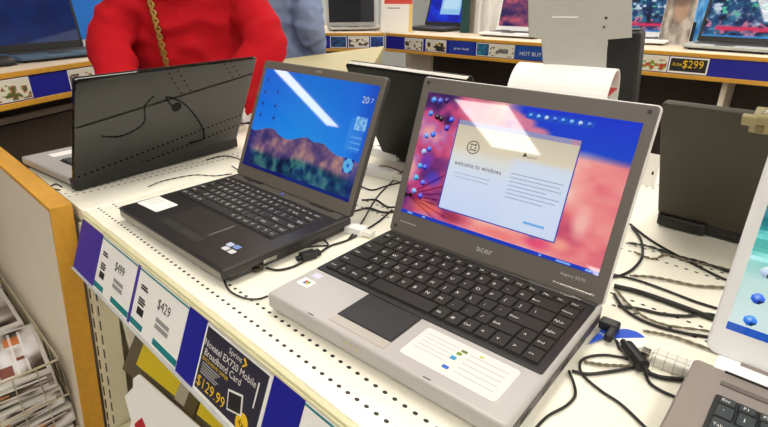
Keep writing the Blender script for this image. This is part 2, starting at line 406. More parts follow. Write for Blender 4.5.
def keyboard(root, L, u0, u1, v0, v1, z, mk, mp, legends=True, pad=.004, urange=None, h=.0032, pz=.0015, ls=1.0):
    kb = bx('keyboard', *L(u0, u1), *L(v0, v1, 1), z-.002, z+pz, mp, root, bev=.001, rxy=.003)
    a0, a1, b0, b1 = u0+pad, u1-pad, v0+pad, v1-pad; hh = (b1-b0)/5.65
    for ri, row in enumerate(ROWS):
        tot = sum(k[1] for k in row); un = (a1-a0)/tot; x = a0
        kh = hh*.65 if ri == 0 else hh; top = b1 - (0 if ri == 0 else hh*.65+(ri-1)*hh)
        for s, wd in row:
            ww = wd*un
            if urange is None or (urange[0] <= x <= urange[1]):
                bm = bmesh.new(); X0, X1 = L(x+.0007, x+ww-.0007); Y0, Y1 = L(top-kh+.0007, top-.0007, 1)
                vs = box(bm, X0, X1, Y0, Y1, z+pz, z+pz+h)
                for v in vs:
                    if v.co.z > z+pz+.001:
                        v.co.x += .0013 if v.co.x < (X0+X1)/2 else -.0013; v.co.y += .0013 if v.co.y < (Y0+Y1)/2 else -.0009
                if legends and s:
                    sz = (.0082 if len(s) == 1 else .0056)*ls
                    put_text(bm, s, X0+min(.0066, (X1-X0)*.42), Y0+(Y1-Y0)*.36, z+pz+h+.0002, sz, 1)
                me = bpy.data.meshes.new('key'); bm.normal_update(); bm.to_mesh(me); bm.free(); link('key', me, [mk, legend], kb)
            x += ww
    return kb
class Lap: pass
def laptop(name, label, xy, yaw, W, D, t, ang, H, mb, mt, ml, mbez, setback=.008, lt=.011, cat='laptop', group=None, tin=0, foot=.003, inset=0, lidr=.008, lowk=.38):
    c, s = math.cos(yaw), math.sin(yaw)
    cx, cy = xy[0]+c*W/2-s*D/2, xy[1]+s*W/2+c*D/2
    root = empty(name, (cx, cy, xy[2]), yaw); tag(root, label, cat, group)
    q = Lap(); q.root = root; q.W, q.D, q.t = W, D, t
    q.L = lambda a, b, ax=0: (a-(D if ax else W)/2, b-(D if ax else W)/2)
    bm = bmesh.new(); vs = box(bm, -W/2+.007, W/2-.007, -D/2+.012, D/2-.004, foot, t*.62, .003, 2, None, 0, .006)
    obj('base', bm, mb, root)
    bm = bmesh.new(); box(bm, -W/2, W/2, -D/2, D/2, t*lowk, t, min(.0045, t*.18), 3, None, 0, .006); q.deck = obj('palm_rest', bm, mt, root, smooth=False)
    for sx in (-1, 1):
        for sy in (-1, 1):
            bm = bmesh.new(); cyl(bm, (sx*(W/2-.03), sy*(D/2-.03), 0), (sx*(W/2-.03), sy*(D/2-.03), foot+.001), .008); obj('foot', bm, rubber, root)
    # lid frame: x across, y up the lid, z towards the user
    q.ML = Matrix.Translation((-W/2, D/2-setback, t)) @ Matrix.Rotation(ang, 4, 'X')
    q.MLr = q.ML
    bm = bmesh.new(); box(bm, inset, W-inset, .0, H, -lt, -.0012, .003, 3, q.ML, 0, lidr); q.lid = obj('lid', bm, ml, root)
    bm = bmesh.new(); box(bm, inset+.0015, W-inset-.0015, .0015, H-.0015, -.004, 0, .0012, 2, q.ML, 0, lidr*.8); q.bez = obj('bezel', bm, mbez, q.lid)
    for u in (.04, W-.10):
        bm = bmesh.new(); cyl(bm, (u-W/2, D/2-setback-.003, t-.0015), (u+.06-W/2, D/2-setback-.003, t-.0015), .005); obj('hinge', bm, mb, root)
    return q
scrA = mat_attr('lit_screen', 1.5, .03, .85)

# ---- wallpaper paintings
def wall_pink(nx=210, ny=132):
    X, Y = grid(nx, ny)
    n1 = vnoise(nx, ny, 3, 3, 4, 3); n2 = vnoise(nx, ny, 7, 5, 3, 8)
    salmon = ramp(n1, [(.2, (200, 80, 110)), (.4, (236, 120, 128)), (.55, (246, 158, 152)), (.75, (253, 206, 192))])
    left = ramp(n2, [(.25, (60, 30, 90)), (.4, (130, 50, 120)), (.52, (205, 75, 120)), (.65, (190, 110, 170)), (.8, (235, 160, 160))])
    k = np.clip((.42-X)/.25, 0, 1)[..., None]; im = salmon*(1-k)+left*k
    # blue sky at the upper right
    b = np.clip((Y-(.70+.16*np.clip(.75-X, 0, 1)+.05*(n1-.5)))/.06, 0, 1)*np.clip((X-.42)/.1, 0, 1)
    sky = np.stack([np.full_like(X, 22), 55+60*(1-Y), np.full_like(X, 205)], -1); im = im*(1-b[..., None])+sky*b[..., None]
    for cx, cy, rx, ry in ((.53, .88, .07, .07), (.60, .83, .07, .05), (.50, .80, .05, .07), (.47, .92, .06, .05)): blob(im, cx, cy, rx, ry, (235, 130, 150), .9, .5)
    for cx, cy, rx, ry, c in ((.13, .1, .12, .08, (245, 120, 90)), (.3, .08, .08, .06, (150, 40, 70)), (.55, .06, .14, .06, (240, 110, 110)), (.88, .3, .05, .14, (255, 205, 190)), (.82, .12, .06, .06, (255, 175, 150)), (.7, .13, .03, .05, (70, 120, 200)), (.72, .08, .08, .06, (230, 60, 110))): blob(im, cx, cy, rx, ry, c, .75, .7)
    for cx, cy, rx, ry, c in ((.08, .45, .05, .1, (120, 60, 190)), (.14, .33, .06, .08, (90, 70, 210)), (.07, .25, .05, .05, (190, 60, 130)), (.15, .8, .03, .05, (30, 10, 50))): blob(im, cx, cy, rx, ry, c, .7, .6)
    for k in range(7):
        a = -.6+k*.25; t = np.abs((X-.02)*math.sin(a)-(Y-.15)*math.cos(a)); im -= ((t < .006)*(X < .26)*(Y < .6))[..., None]*40
    rect(im, 0, 1, 0, .028, (20, 45, 150))
    return im
def wall_mountain(nx=190, ny=120):
    X, Y = grid(nx, ny)
    sky = np.stack([18+20*(1-Y), 92+45*(1-Y)+20*np.exp(-((X-.5)/.4)**2), 215+25*(1-Y)], -1)
    im = sky.copy()
    n = vnoise(nx, ny, 6, 5, 4, 5); n2 = vnoise(nx, ny, 18, 10, 3, 6)
    hx = np.linspace(0, 1, nx)
    ridge = .36+.02*np.sin(hx*9)+.10*np.exp(-((hx-.55)/.13)**2)+.05*np.exp(-((hx-.70)/.07)**2)-.03*hx+.05*np.exp(-((hx-.2)/.1)**2)
    ridge = ridge+.03*(vnoise(nx, 1, 12, 1, 3, 9)[0]-.5)
    mask = Y < ridge[None]
    rock = ramp(n*.6+n2*.4, [(.3, (58, 48, 105)), (.48, (104, 78, 118)), (.6, (150, 112, 122)), (.75, (205, 160, 140))])
    im = np.where(mask[..., None], rock, im)
    gl = .22-.02*np.sin(hx*7)+.05*(vnoise(nx, 1, 8, 1, 2, 2)[0]-.5)
    g = np.clip((gl[None]-Y)/.05, 0, 1)[..., None]
    veg = ramp(n2, [(.3, (12, 25, 60)), (.5, (20, 60, 90)), (.7, (60, 110, 110))]); im = im*(1-g)+veg*g
    l = np.clip((.12-X)/.1, 0, 1)*mask; im = im*(1-l[..., None]*.8)+np.array((20, 25, 110))*l[..., None]*.8
    rect(im, 0, 1, 0, .035, (14, 24, 105))
    d = np.clip((X-.88)/.1, 0, 1)[..., None]; im = im*(1-d*.35)+np.array((10, 40, 160))*d*.35
    rect(im, .86, .975, .42, .70, (70, 150, 230), .45)
    return im
def wall_teal(nx=60, ny=44):
    X, Y = grid(nx, ny); n = vnoise(nx, ny, 3, 3, 3, 11)
    im = ramp(Y*.8+.25*n, [(0, (225, 240, 240)), (.35, (200, 232, 225)), (.5, (90, 190, 180)), (.62, (20, 120, 130)), (.8, (5, 70, 90)), (1, (4, 40, 60))])
    for k in range(3):
        t = Y-(.42+.12*k+.25*X); im += (np.exp(-(t/.02)**2)*60)[..., None]
    rect(im, 0, 1, 0, .05, (30, 90, 190)); return im
def wall_scene(seed, base, hi, nx=60, ny=40):
    n = vnoise(nx, ny, 5, 4, 4, seed); return ramp(n, [(.25, base), (.5, tuple((a+b)/2 for a, b in zip(base, hi))), (.7, hi)])

def icon(q, scr, u, v, w, rgb, shape='icon'):
    im = canvas(11, 11, rgb); X, Y = grid(11, 11); d = np.hypot(X-.5, Y-.5)
    im += ((Y-.5)*110)[..., None]; h = np.clip(1-np.hypot(X-.42, Y-.62)/.28, 0, 1)[..., None]; im = im*(1-h*.7)+np.array((235, 245, 255))*h*.7
    k = (X > .55) & (Y < .4); im[k] = im[k]*.5
    art_mesh('desktop_icon', im, u-w/2, u+w/2, v-w/2, v+w/2, .0010, scrA, scr, q.ML, mask=(d < .5))

# ===== laptop A : silver, large, in front
silver = mat('silver_painted_plastic', (178, 174, 171), .34, noise=.02, nscale=500, spec=.6)
lidgrey = mat('grey_metallic_bezel', (104, 98, 92), .42, noise=.05, nscale=400)
silverlid = mat('silver_lid_shell', (214, 212, 208), .3)
keyblack = mat('black_key', (38, 35, 32), .55, spec=.35, noise=.05, nscale=200)
A0 = (-.1585, .5818, HC); AY = -.6978
A = laptop('laptop', 'large silver laptop with black keyboard, open showing a white dialog on pink wallpaper', A0, AY, .358, .2669, .030, 1.2243, .262, dark, silver, silverlid, lidgrey, lt=.012, lowk=.25, lidr=.006)
L = A.L
keyboard(A.root, L, .004, .3525, .088, .252, .030, keyblack, black, pad=.009)
bx('hinge_cover', *L(.006, .352), *L(.2525, .266, 1), .028, .0325, dark, A.root, bev=.0012)
tp = bx('touchpad', *L(.108, .196), *L(.027, .0875, 1), .0285, .0304, black, A.root)
bx('touchpad_surface', *L(.122, .193), *L(.029, .086, 1), .0300, .0308, mat('touchpad_dark', (30, 28, 28), .45), tp)
bx('touchpad_button', *L(.108, .196), *L(.012, .026, 1), .0285, .0306, mat('button_silver', (178, 170, 162), .3), A.root, bev=.0006)
for u in (.083, .262): bx('latch_slot', *L(u-.005, u+.005), *L(.0045, .0060, 1), .027, .0302, black, A.root)
for u in (.148, .158, .166): bx('status_light', *L(u-.0014, u+.0014), *L(-.0004, .001, 1), .020, .0225, mat('amber_light', (200, 190, 80), .4), A.root)
lb = bx('spec_label', *L(.212, .334), *L(.020, .079, 1), .0298, .0305, mat('sticker_white', (218, 217, 214), .5), A.root, rxy=.005); lb['label'] = 'white specification sticker'
bm = bmesh.new()
for k in range(5):
    box(bm, *L(.278, .325), *L(.032+k*.0085, .0330+k*.0085, 1), .0305, .0307)
    box(bm, *L(.220, .262), *L(.040+k*.007, .0407+k*.007, 1), .0305, .0307)
obj('printed_lines', bm, mat('faint_grey_ink', (186, 186, 184), .7), lb)
for u, v, c, w, h in ((.263, .030, (20, 90, 190), .008, .005), (.262, .0475, (30, 140, 190), .007, .006), (.264, .058, (110, 140, 20), .006, .005), (.266, .065, (90, 120, 40), .008, .004), (.287, .070, (200, 200, 90), .005, .003)):
    bx('printed_dot', *L(u, u+w), *L(v, v+h, 1), .0305, .0308, mat('dot_%d_%d' % (c[0], c[2]), c, .6), lb, rxy=.0015)
st = bx('windows_sticker', *L(.011, .034), *L(.043, .061, 1), .0298, .0305, paper, A.root, rxy=.002)
for i, c in enumerate(((200, 60, 40), (60, 150, 60), (40, 100, 190), (220, 180, 40))):
    bx('flag_pane', *L(.0185+.005*(i % 2), .023+.005*(i % 2)), *L(.0525-.0045*(i//2), .0565-.0045*(i//2), 1), .0305, .0308, mat('flag%d' % i, c, .5), st)
bx('processor_sticker', *L(.014, .028), *L(.068, .080, 1), .0298, .0305, mat('lilac_sticker', (205, 205, 225), .4), A.root, rxy=.0015)
bm = bmesh.new()
box(bm, *L(.356, .3588), *L(.012, .255, 1), .0085, .0225, .001)
sp_ = obj('side_panel', bm, mat('dark_purple_grey', (74, 66, 68), .4), A.root)
for k in range(4): bx('port', *L(.3585, .3593), *L(.03+k*.05, .05+k*.05, 1), .011, .018, black, sp_)
scA = art_mesh('screen', wall_pink(), .0165, .3425, .037, .2375, .0004, scrA, A.root, A.ML); scA['label'] = 'lit screen with pink floral wallpaper'
ML = A.ML
# dialog window
def dlg(nx=110, ny=80):
    X, Y = grid(nx, ny); im = ramp(Y, [(0, (205, 220, 250)), (.45, (214, 226, 246)), (.62, (226, 226, 222)), (.72, (226, 214, 188)), (1, (206, 196, 172))])
    im[Y > .955] = (150, 150, 190); rect(im, .93, .985, .955, 1, (190, 140, 170))
    k = np.clip((X-.5)/.08, 0, 1)*np.clip((.74-Y)/.06, 0, 1); im = im*(1-k[..., None]*.8)+np.array((212, 226, 248))*k[..., None]*.8
    rect(im, .74, .90, .10, .135, (120, 180, 235))
    im[:1] = (60, 70, 170); im[:, :1] = (60, 70, 170); im[:, -1:] = (70, 70, 170); return im
dl = art_mesh('dialog_window', dlg(), .084, .277, .061, .203, .0008, scrA, scA, ML)
dti = mat('lit_text_dark', (10, 10, 12), .2, emit=(16, 16, 20)); dtg = mat('lit_text_grey', (10, 10, 12), .2, emit=(140, 156, 190))
bm = bmesh.new(); put_text(bm, 'welcome to windows', .135, .134, .0011, .0105, 0, ML, width=.080); obj('dialog_heading', bm, dti, scA)
bm = bmesh.new()
for k in range(7): box(bm, .190, .268-(.02 if k in (3, 6) else .004*(k % 2)), .1400-k*.0058, .1408-k*.0058, .0009, .0011, mw=ML)
for k in range(2): box(bm, .098, .160, .122-k*.006, .1226-k*.006, .0009, .0011, mw=ML)
obj('dialog_lines', bm, dtg, scA)
bm = bmesh.new()
for a, b in ((.0110, .0090),):
    for j in range(20):
        t = 2*math.pi*j/20; t2 = t+2*math.pi/26
        vs = [bm.verts.new(ML @ Vector((.120+rr*math.cos(tt), .165+rr*math.sin(tt)*.95, .0012))) for rr, tt in ((a, t), (a, t2), (b, t2), (b, t))]
        bm.faces.new(vs)
for j in range(9):
    if j != 4: box(bm, .1150+.0037*(j % 3), .1177+.0037*(j % 3), .1600+.0040*(j//3), .1626+.0040*(j//3)-.0006*(j % 2), .0009, .0012, mw=ML)
obj('round_emblem', bm, dti, scA)
put = [(.190, .157, .006)]
bm = bmesh.new(); prism(bm, [(.200, .1665), (.203, .1735), (.207, .168)], .0009, .0012, ML); put_text(bm, 'control', .214, .1665, .0011, .005, 0, ML); obj('dialog_arrow', bm, dti, scA)
# dock bar with icons
db = canvas(60, 8, (30, 80, 200)); art_mesh('dock_bar', db, .190, .286, .2205, .2305, .0008, scrA, scA, ML)
for k in range(8): icon(A, scA, .1965+k*.0118, .2255, .0058, [(60, 140, 230), (100, 170, 240), (170, 200, 245), (70, 110, 220)][k % 4])
for (u, v, c) in ((.030, .226, (60, 140, 240)), (.042, .226, (70, 90, 210)), (.054, .228, (50, 30, 110)), (.030, .204, (60, 130, 230)), (.044, .201, (40, 20, 40)), (.052, .199, (40, 20, 40)), (.044, .172, (40, 110, 240)), (.032, .168, (120, 150, 240)), (.043, .148, (60, 100, 230)), (.034, .142, (170, 180, 250)), (.033, .118, (60, 160, 240)), (.043, .118, (60, 70, 220)), (.031, .098, (60, 170, 240)), (.046, .093, (80, 90, 230)), (.033, .076, (120, 170, 250)), (.047, .071, (70, 70, 220)), (.066, .186, (60, 60, 200)), (.071, .2, (50, 80, 220))):
    icon(A, scA, u, v, .0095, c)
art_mesh('taskbar', canvas(120, 3, (24, 60, 190)), .0165, .3425, .037, .0425, .0007, scrA, scA, ML)
for u, w_ in ((.03, .01), (.06, .006), (.26, .004), (.285, .02), (.325, .008)): art_mesh('taskbar_item', canvas(4, 2, (130, 180, 245)), u, u+w_, .0385, .0412, .0009, scrA, scA, ML)
text('logo', 'acer', .180, .016, .0006, .014, mat('pale_print', (200, 196, 190), .5), A.lid, ML, width=.026)
text('model_text', 'Aspire 5570', .312, .0235, .0004, .0060, mat('pale_print', (200, 196, 190), .5), A.lid, ML, width=.034)
bm = bmesh.new(); box(bm, .288, .345, .0085, .0115, 0, .0006, .0003, mw=ML); obj('silver_badge', bm, metal, A.lid)
bm = bmesh.new()
for k in range(6): box(bm, .020+k*.0055, .0235+k*.0055, .021, .0225, 0, .0006, mw=ML)
obj('control_icons', bm, mat('pale_print', (200, 196, 190)), A.lid)
for u, v in ((.012, .252), (.346, .252), (.012, .012)):
    bm = bmesh.new(); cyl(bm, ML @ Vector((u, v, 0)), ML @ Vector((u, v, .0012)), .0030, seg=12); obj('bezel_bumper', bm, dark, A.lid)
bm = bmesh.new(); put_text(bm, 'CrystalBrite', .318-.179, .2515-.1335, .0328, .0075, 0, None, width=.028); obj('hinge_print', bm, mat('pale_print', (200, 196, 190)), A.root)

# ===== laptop B : black, left
blackmetal = mat('black_satin_plastic', (44, 41, 40), .36, noise=.05, nscale=300)
bezB = mat('warm_grey_bezel', (102, 95, 86), .42, noise=.04, nscale=300)
B0 = (-.5003, .876, HC); BY = -.7301
B = laptop('laptop', 'black laptop with a mountain landscape on its blue screen, left of the silver one', B0, BY, .358, .2639, .030, 1.1556, .2575, blackmetal, blackmetal, dark, bezB, lt=.012, lowk=.48)
L = B.L
keyboard(B.root, L, .018, .328, .108, .228, .030, mat('charcoal_key', (46, 44, 43), .45), black, pad=.003, h=.0025, pz=.0006, ls=1.3)
bx('speaker_panel', *L(.012, .346), *L(.236, .256, 1), .029, .0312, mat('grey_speaker_panel', (84, 80, 76), .4, noise=.1, nscale=600), B.root, bev=.0008)
tp = bx('touchpad', *L(.112, .243), *L(.045, .103, 1), .0292, .0303, mat('touchpad_satin', (56, 52, 50), .28), B.root, rxy=.002)
bx('touchpad_scroll', *L(.236, .2375), *L(.050, .098, 1), .0303, .0305, greyink, tp)
bx('touchpad_button', *L(.112, .176), *L(.022, .040, 1), .0292, .0308, dark, B.root, bev=.0006, rxy=.002); bx('touchpad_button', *L(.179, .243), *L(.022, .040, 1), .0292, .0308, dark, B.root, bev=.0006, rxy=.002)
Ml = Matrix.Translation((.042-.179, .056-.132, 0)) @ Matrix.Rotation(R(3), 4, 'Z')
lb = bx('spec_label', -.034, .036, -.022, .022, .0298, .0306, paper, B.root, mw=Ml, rxy=.002); lb['label'] = 'white specification sticker on the left palm rest'
bm = bmesh.new()
for k in range(4): box(bm, -.028, .0, .012-k*.007, .013-k*.007, .0306, .0308, mw=Ml)
obj('printed_lines', bm, mat('faint_grey_ink', (205, 204, 202)), lb)
for u, v, c in ((.286, .050, (190, 200, 225)), (.302, .052, (120, 150, 210)), (.292, .038, (205, 208, 215)), (.309, .038, (215, 215, 220))): bx('sticker', *L(u, u+.013), *L(v, v+.010, 1), .0298, .0306, mat('sticker%d' % c[0], c, .4), B.root, rxy=.0015)
bx('power_button', *L(.06, .075), *L(.243, .249, 1), .0308, .0322, metal, B.root)
bx('blue_light', *L(.175, .18), *L(.245, .248, 1), .031, .0316, mat('blue_led', (30, 60, 200), .3, emit=(60, 90, 255), estr=1.5), B.root)
for k in range(3): bx('port', .1785, .1796, .02-.132+.05*k, .045-.132+.05*k, .0135, .0195, metal if k == 1 else dark, B.root)
bx('front_edge', *L(.006, .352), *L(-.0006, .001, 1), .012, .0245, mat('grey_front_rim', (128, 122, 112), .3), B.root, bev=.0004)
ML = B.ML
scB = art_mesh('screen', wall_mountain(), .0135, .3465, .026, .2395, .0004, scrA, B.root, ML); scB['label'] = 'lit screen with blue sky and mountains'
for (u, v) in ((.028, .215), (.030, .190), (.032, .165), (.034, .140), (.072, .195), (.075, .165), (.080, .140)):
    im = canvas(6, 6, (30, 90, 190)); im[1:4, 1:4] = (30, 40, 110); im[3:5, 3:5] = (60, 60, 150); art_mesh('desktop_icon', im, u-.004, u+.004, v-.004, v+.004, .0008, scrA, scB, ML)
# round sidebar gadget and clock
im = canvas(14, 14, (14, 40, 150)); X, Y = grid(14, 14); rr = np.hypot(X-.5, Y-.5); im[rr < .5] = (90, 180, 235); im[(rr < .12)] = (40, 80, 190); art_mesh('clock_gadget', im, .310, .334, .076, .102, .0008, scrA, scB, ML)
lw = mat('lit_text_white', (10, 10, 10), .2, emit=(225, 235, 250))
bm = bmesh.new(); put_text(bm, '20', .322, .205, .0008, .018, 0, ML); put_text(bm, '7', .338, .207, .0008, .012, 0, ML); obj('date_gadget', bm, lw, scB)
art_mesh('sidebar_photo', wall_scene(4, (60, 130, 220), (150, 205, 245), 12, 12), .312, .340, .155, .180, .0008, scrA, scB, ML)
for v in (.120, .130, .140): art_mesh('sidebar_line', canvas(6, 2, (90, 160, 240)), .310, .338, v, v+.003, .0008, scrA, scB, ML)
text('logo', 'COMPAQ', .179, .2465, .0004, .006, mat('pale_print', (200, 196, 190)), B.lid, ML, width=.020)

# ===== laptop C : glossy black, seen from behind (its lid leans to the camera)
gloss = mat('piano_black_gloss', (10, 9, 8), .02, spec=.5, ior=1.62)
greydeck = mat('grey_deck', (168, 164, 158), .35)
C0 = (-.6300, 1.5320, HC); CY = -2.2085
Cc = laptop('laptop', 'glossy black laptop seen from behind with its keyboard towards the person in red', C0, CY, .432, .2724, .030, 1.085, .256, black, greydeck, gloss, black, lt=.011, lidr=.006)
L = Cc.L
keyboard(Cc.root, L, .030, .390, .11, .235, .030, mat('charcoal_key', (46, 44, 43)), black, False, pad=.003)
bx('touchpad', *L(.14, .23), *L(.03, .09, 1), .0295, .0305, dark, Cc.root, rxy=.002)
bx('spec_label', *L(.33, .385), *L(.035, .070, 1), .0295, .0305, paper, Cc.root, rxy=.002)
bx('hinge_bar', *L(-.001, .433), *L(.255, .276, 1), .004, .0308, black, Cc.root, bev=.003)
art_mesh('screen', wall_scene(21, (10, 20, 60), (30, 60, 140), 40, 26), .02, .412, .026, .240, .0004, scrA, Cc.root, Cc.ML)
bm = bmesh.new(); cyl(bm, Cc.ML @ Vector((.207, .15, -.0111)), Cc.ML @ Vector((.207, .15, -.0118)), .012, seg=24) ; obj('lid_emblem', bm, mat('dark_chrome', (30, 30, 30), .2, 1), Cc.lid)

# ===== laptop E : matt dark grey, back to back with A
matt = mat('matt_charcoal_lid', (62, 57, 47), .5, noise=.10, nscale=500, spec=.35)
def from_behind(blpx, yaw, W, D, H, ang, label, m, zz=0.0):
    # blpx: picture point of the hinge corner on the counter at the left of the view
    p = atz(*blpx); u = Vector((math.cos(yaw), math.sin(yaw), 0)); v = Vector((-u.y, u.x, 0))
    f = p - u*W - v*D
    return laptop('laptop', label, (f.x, f.y, HC), yaw, W, D, .030, ang, H, black, black, m, black, lt=.012)
E_ = from_behind((655, 224), R(137.5), .358, .265, .266, R(58), 'matt charcoal laptop seen from behind, back to back with the silver laptop', matt)
L = E_.L
keyboard(E_.root, L, .02, .338, .11, .235, .030, keyblack, black, False, urange=(9, 9))
bm = bmesh.new(); box(bm, .275-.179, .355-.179, .1325, .1425, .004, .026, .004); obj('battery_hump', bm, black, E_.root)
bm = bmesh.new()
for k in range(16): box(bm, .02+k*.015-.179, .028+k*.015-.179, .1325, .1335, .012, .016)
obj('rear_vents', bm, dark, E_.root)
cl = empty('security_clamp', (0, 0, 0)); M = Matrix.Translation(E_.root.location) @ Matrix.Rotation(R(137.5), 4, 'Z') @ E_.ML
pt = atplane(756, 120, M @ Vector((0, 0, -.013)), (M.to_3x3() @ Vector((0, 0, 1)))); lp = M.inverted() @ pt
cl.matrix_world = M @ Matrix.Translation((lp.x, .266, 0)); tag(cl, 'beige plastic security clamp on the top edge of the charcoal laptop lid', 'clamp')
beige = mat('beige_plastic', (150, 138, 100), .45)
bx('jaw', -.020, .006, -.026, -.004, -.019, -.0125, beige, cl, bev=.002); bx('jaw', -.020, .004, -.006, .004, -.018, .003, beige, cl, bev=.002); bx('jaw', -.003, .016, -.014, .003, -.020, -.0125, beige, cl, bev=.002)
bx('pad', -.012, -.002, -.022, -.010, -.0215, -.0185, mat('brown_pad', (110, 96, 60), .5), cl, bev=.001); bx('screw', -.010, -.004, .004, .0065, -.012, -.005, metal, cl, bev=.001)

# ===== laptop D : black, back to back with B
pD = P(.545, .70); fD = R(136.5); pxD = None
gl2 = mat('black_gloss_lid', (9, 9, 8), .35, spec=.15)
def behind_at(p, yaw, W, D, H, ang, label, m):
    u = Vector((math.cos(yaw), math.sin(yaw), 0)); v = Vector((-u.y, u.x, 0)); f = p - u*W - v*D
    return laptop('laptop', label, (f.x, f.y, HC), yaw, W, D, .030, ang, H, black, black, m, black, lt=.020)
nD = Vector((.6884, .7254, 0)); tl = atz(343, 62, HC+.257); pDl = tl + nD*.257*math.cos(R(62))/math.sin(R(62)); pDl.z = 0
D_ = behind_at(pDl, R(136.5), .335, .265, .262, R(62), 'black laptop seen from behind between the mountain screen and the silver laptop', gl2)
keyboard(D_.root, D_.L, .02, .318, .11, .235, .030, keyblack, black, False, urange=(9, 9))
bm = bmesh.new(); box(bm, .006, .329, .2600, .2624, -.016, -.006, .001, mw=D_.ML); obj('edge_highlight', bm, mat('painted_edge_highlight', (215, 212, 205), .3), D_.lid)  # pale strip paints a highlight along the black lid's top edge

# ===== laptop F : white lid, taupe base, right edge
taupe = mat('taupe_painted_plastic', (142, 130, 122), .36, noise=.03, nscale=400)
whl = mat('glossy_white_plastic', (252, 252, 252), .2)
FY = R(-42); uF = Vector((math.cos(FY), math.sin(FY), 0)); vF = Vector((-uF.y, uF.x, 0))
f0 = Vector((.349, .449, 0)) - vF*.262 - uF*.004
F_ = laptop('laptop', 'white lidded laptop with taupe keyboard deck at the right edge of the picture', (f0.x, f0.y, HC), FY, .345, .262, .032, R(83), .255, taupe, taupe, whl, whl, setback=-.020, lt=.014, lidr=.012, inset=.004)
L = F_.L
keyboard(F_.root, L, .030, .315, .085, .212, .032, mat('dark_slate_key', (50, 52, 52), .4), black, True, pad=.003, urange=(0, .2))
bx('button_bar', *L(.030, .315), *L(.230, .238, 1), .031, .0335, mat('dark_taupe', (104, 94, 88), .35), F_.root, bev=.001)
bx('hinge_strip', *L(.018, .327), *L(.256, .284, 1), .014, .034, whl, F_.root, bev=.003)
bm = bmesh.new(); box(bm, .03-.1725, .312-.1725, .1235, .1245, .0305, .0345); obj('hinge_gap', bm, dark, F_.root)
ML = F_.ML
scF = art_mesh('screen', wall_teal(), .017, .328, .034, .238, .0004, scrA, F_.root, ML)
for (u, v, c) in ((.045, .168, (60, 120, 220)), (.045, .136, (220, 90, 90)), (.045, .108, (200, 220, 245)), (.045, .078, (60, 110, 230)), (.045, .200, (230, 180, 60)), (.045, .052, (50, 130, 240)), (.085, .200, (80, 200, 160)), (.085, .168, (240, 240, 240))): icon(F_, scF, u-.010, v, .0120, c)
art_mesh('white_window', canvas(10, 8, (240, 246, 250)), .075, .25, .06, .12, .0008, scrA, scF, ML)

# ------------------------------------------------------------------ cables and small parts on the counter
wire = mat('black_cable', (22, 20, 18), .5); wireg = mat('grey_braided_cable', (120, 112, 92), .6)
def cable(name, pts, r, lab, m=wire, zs=None, braided=False, grp='cables on the counter'):
    r *= .66
    if pts[-1][0] > 700 and pts[-1][1] < 360: pts = list(pts)+[(pts[-1][0]+22, pts[-1][1]+7)]
    W3 = []
    for i, p in enumerate(pts):
        dz = r+.0008 if zs is None else max(zs[i], r+.0008)
        W3.append(atz(p[0], p[1], HC+dz))
    bm = bmesh.new()
    if braided:
        q = spline(W3, 14)
        for ph in (0, math.pi):
            pts2 = []
            for i, p in enumerate(q):
                d = (q[min(i+1, len(q)-1)]-q[max(i-1, 0)]).normalized(); side = d.cross(Vector((0, 0, 1))).normalized(); a = ph+i*.55
                pts2.append(p+side*math.cos(a)*r*.6+Vector((0, 0, 1))*math.sin(a)*r*.45+Vector((0, 0, r*.3)))
            tube(bm, pts2, r*.6, 6, raw=True)
    else: tube(bm, W3, r, 8)
    o = obj(name, bm, m, None, smooth=True)
    # origin at the first point
    c = W3[0].copy(); o.data.transform(Matrix.Translation(-c)); o.location = c
    return tag(o, lab, 'cable')
def plug(name, px, yaw, l, w_, h, m, lab, cat='connector', extra=None, z=0, bev=.002):
    p = atz(*px, HC+z); r = empty(name, p, yaw); tag(r, lab, cat)
    bx('body', -l/2, l/2, -w_/2, w_/2, .0005, h, m, r, bev=bev); 
    bx('tip', l/2, l/2+l*.35, -w_/3, w_/3, h*.2, h*.8, extra or metal, r, bev=.0006)
    bx('strain_relief', -l/2-l*.3, -l/2, -w_/4, w_/4, h*.25, h*.75, m, r, bev=.001)
    return r
clearp = mat('clear_white_plastic', (238, 236, 226), .15)
# between black laptop and silver laptop
cable('cable', [(266, 268), (278, 270), (292, 267), (303, 262), (318, 254), (330, 246), (348, 240), (362, 232), (378, 222), (392, 210)], .0028, 'black cable from the metal plug by the black laptop running up past the ferrite block')
plug('metal_plug', (258, 268), R(100), .024, .018, .012, mat('dark_metal', (70, 66, 56), .3, .8), 'dark metal plug at the front right corner of the black laptop')
plug('ferrite_block', (308, 259), R(35), .026, .017, .013, black, 'small black ferrite block on the cable left of the silver laptop', 'ferrite', black)
cable('cable', [(300, 248), (316, 246), (328, 245), (322, 238), (316, 234)], .0022, 'thin black cable looping out from under the right side of the black laptop')
cable('cable', [(224, 268), (224, 280), (230, 291), (244, 298), (258, 299), (268, 296)], .0022, 'black cable dropping from the front corner of the black laptop to the silver one', zs=[.012, .006, .003, .003, .003, .004])
plug('white_connector', (352, 232), R(-34), .055, .022, .015, white, 'cream connector lying right of the black laptop hinge', extra=clearp)
plug('white_connector', (386, 158), R(-38), .085, .024, .024, white, 'upper long white connector in the gap between the two lit laptops', extra=clearp)
plug('white_connector', (380, 177), R(-36), .085, .024, .022, white, 'lower long white connector in the gap between the two lit laptops', extra=clearp)
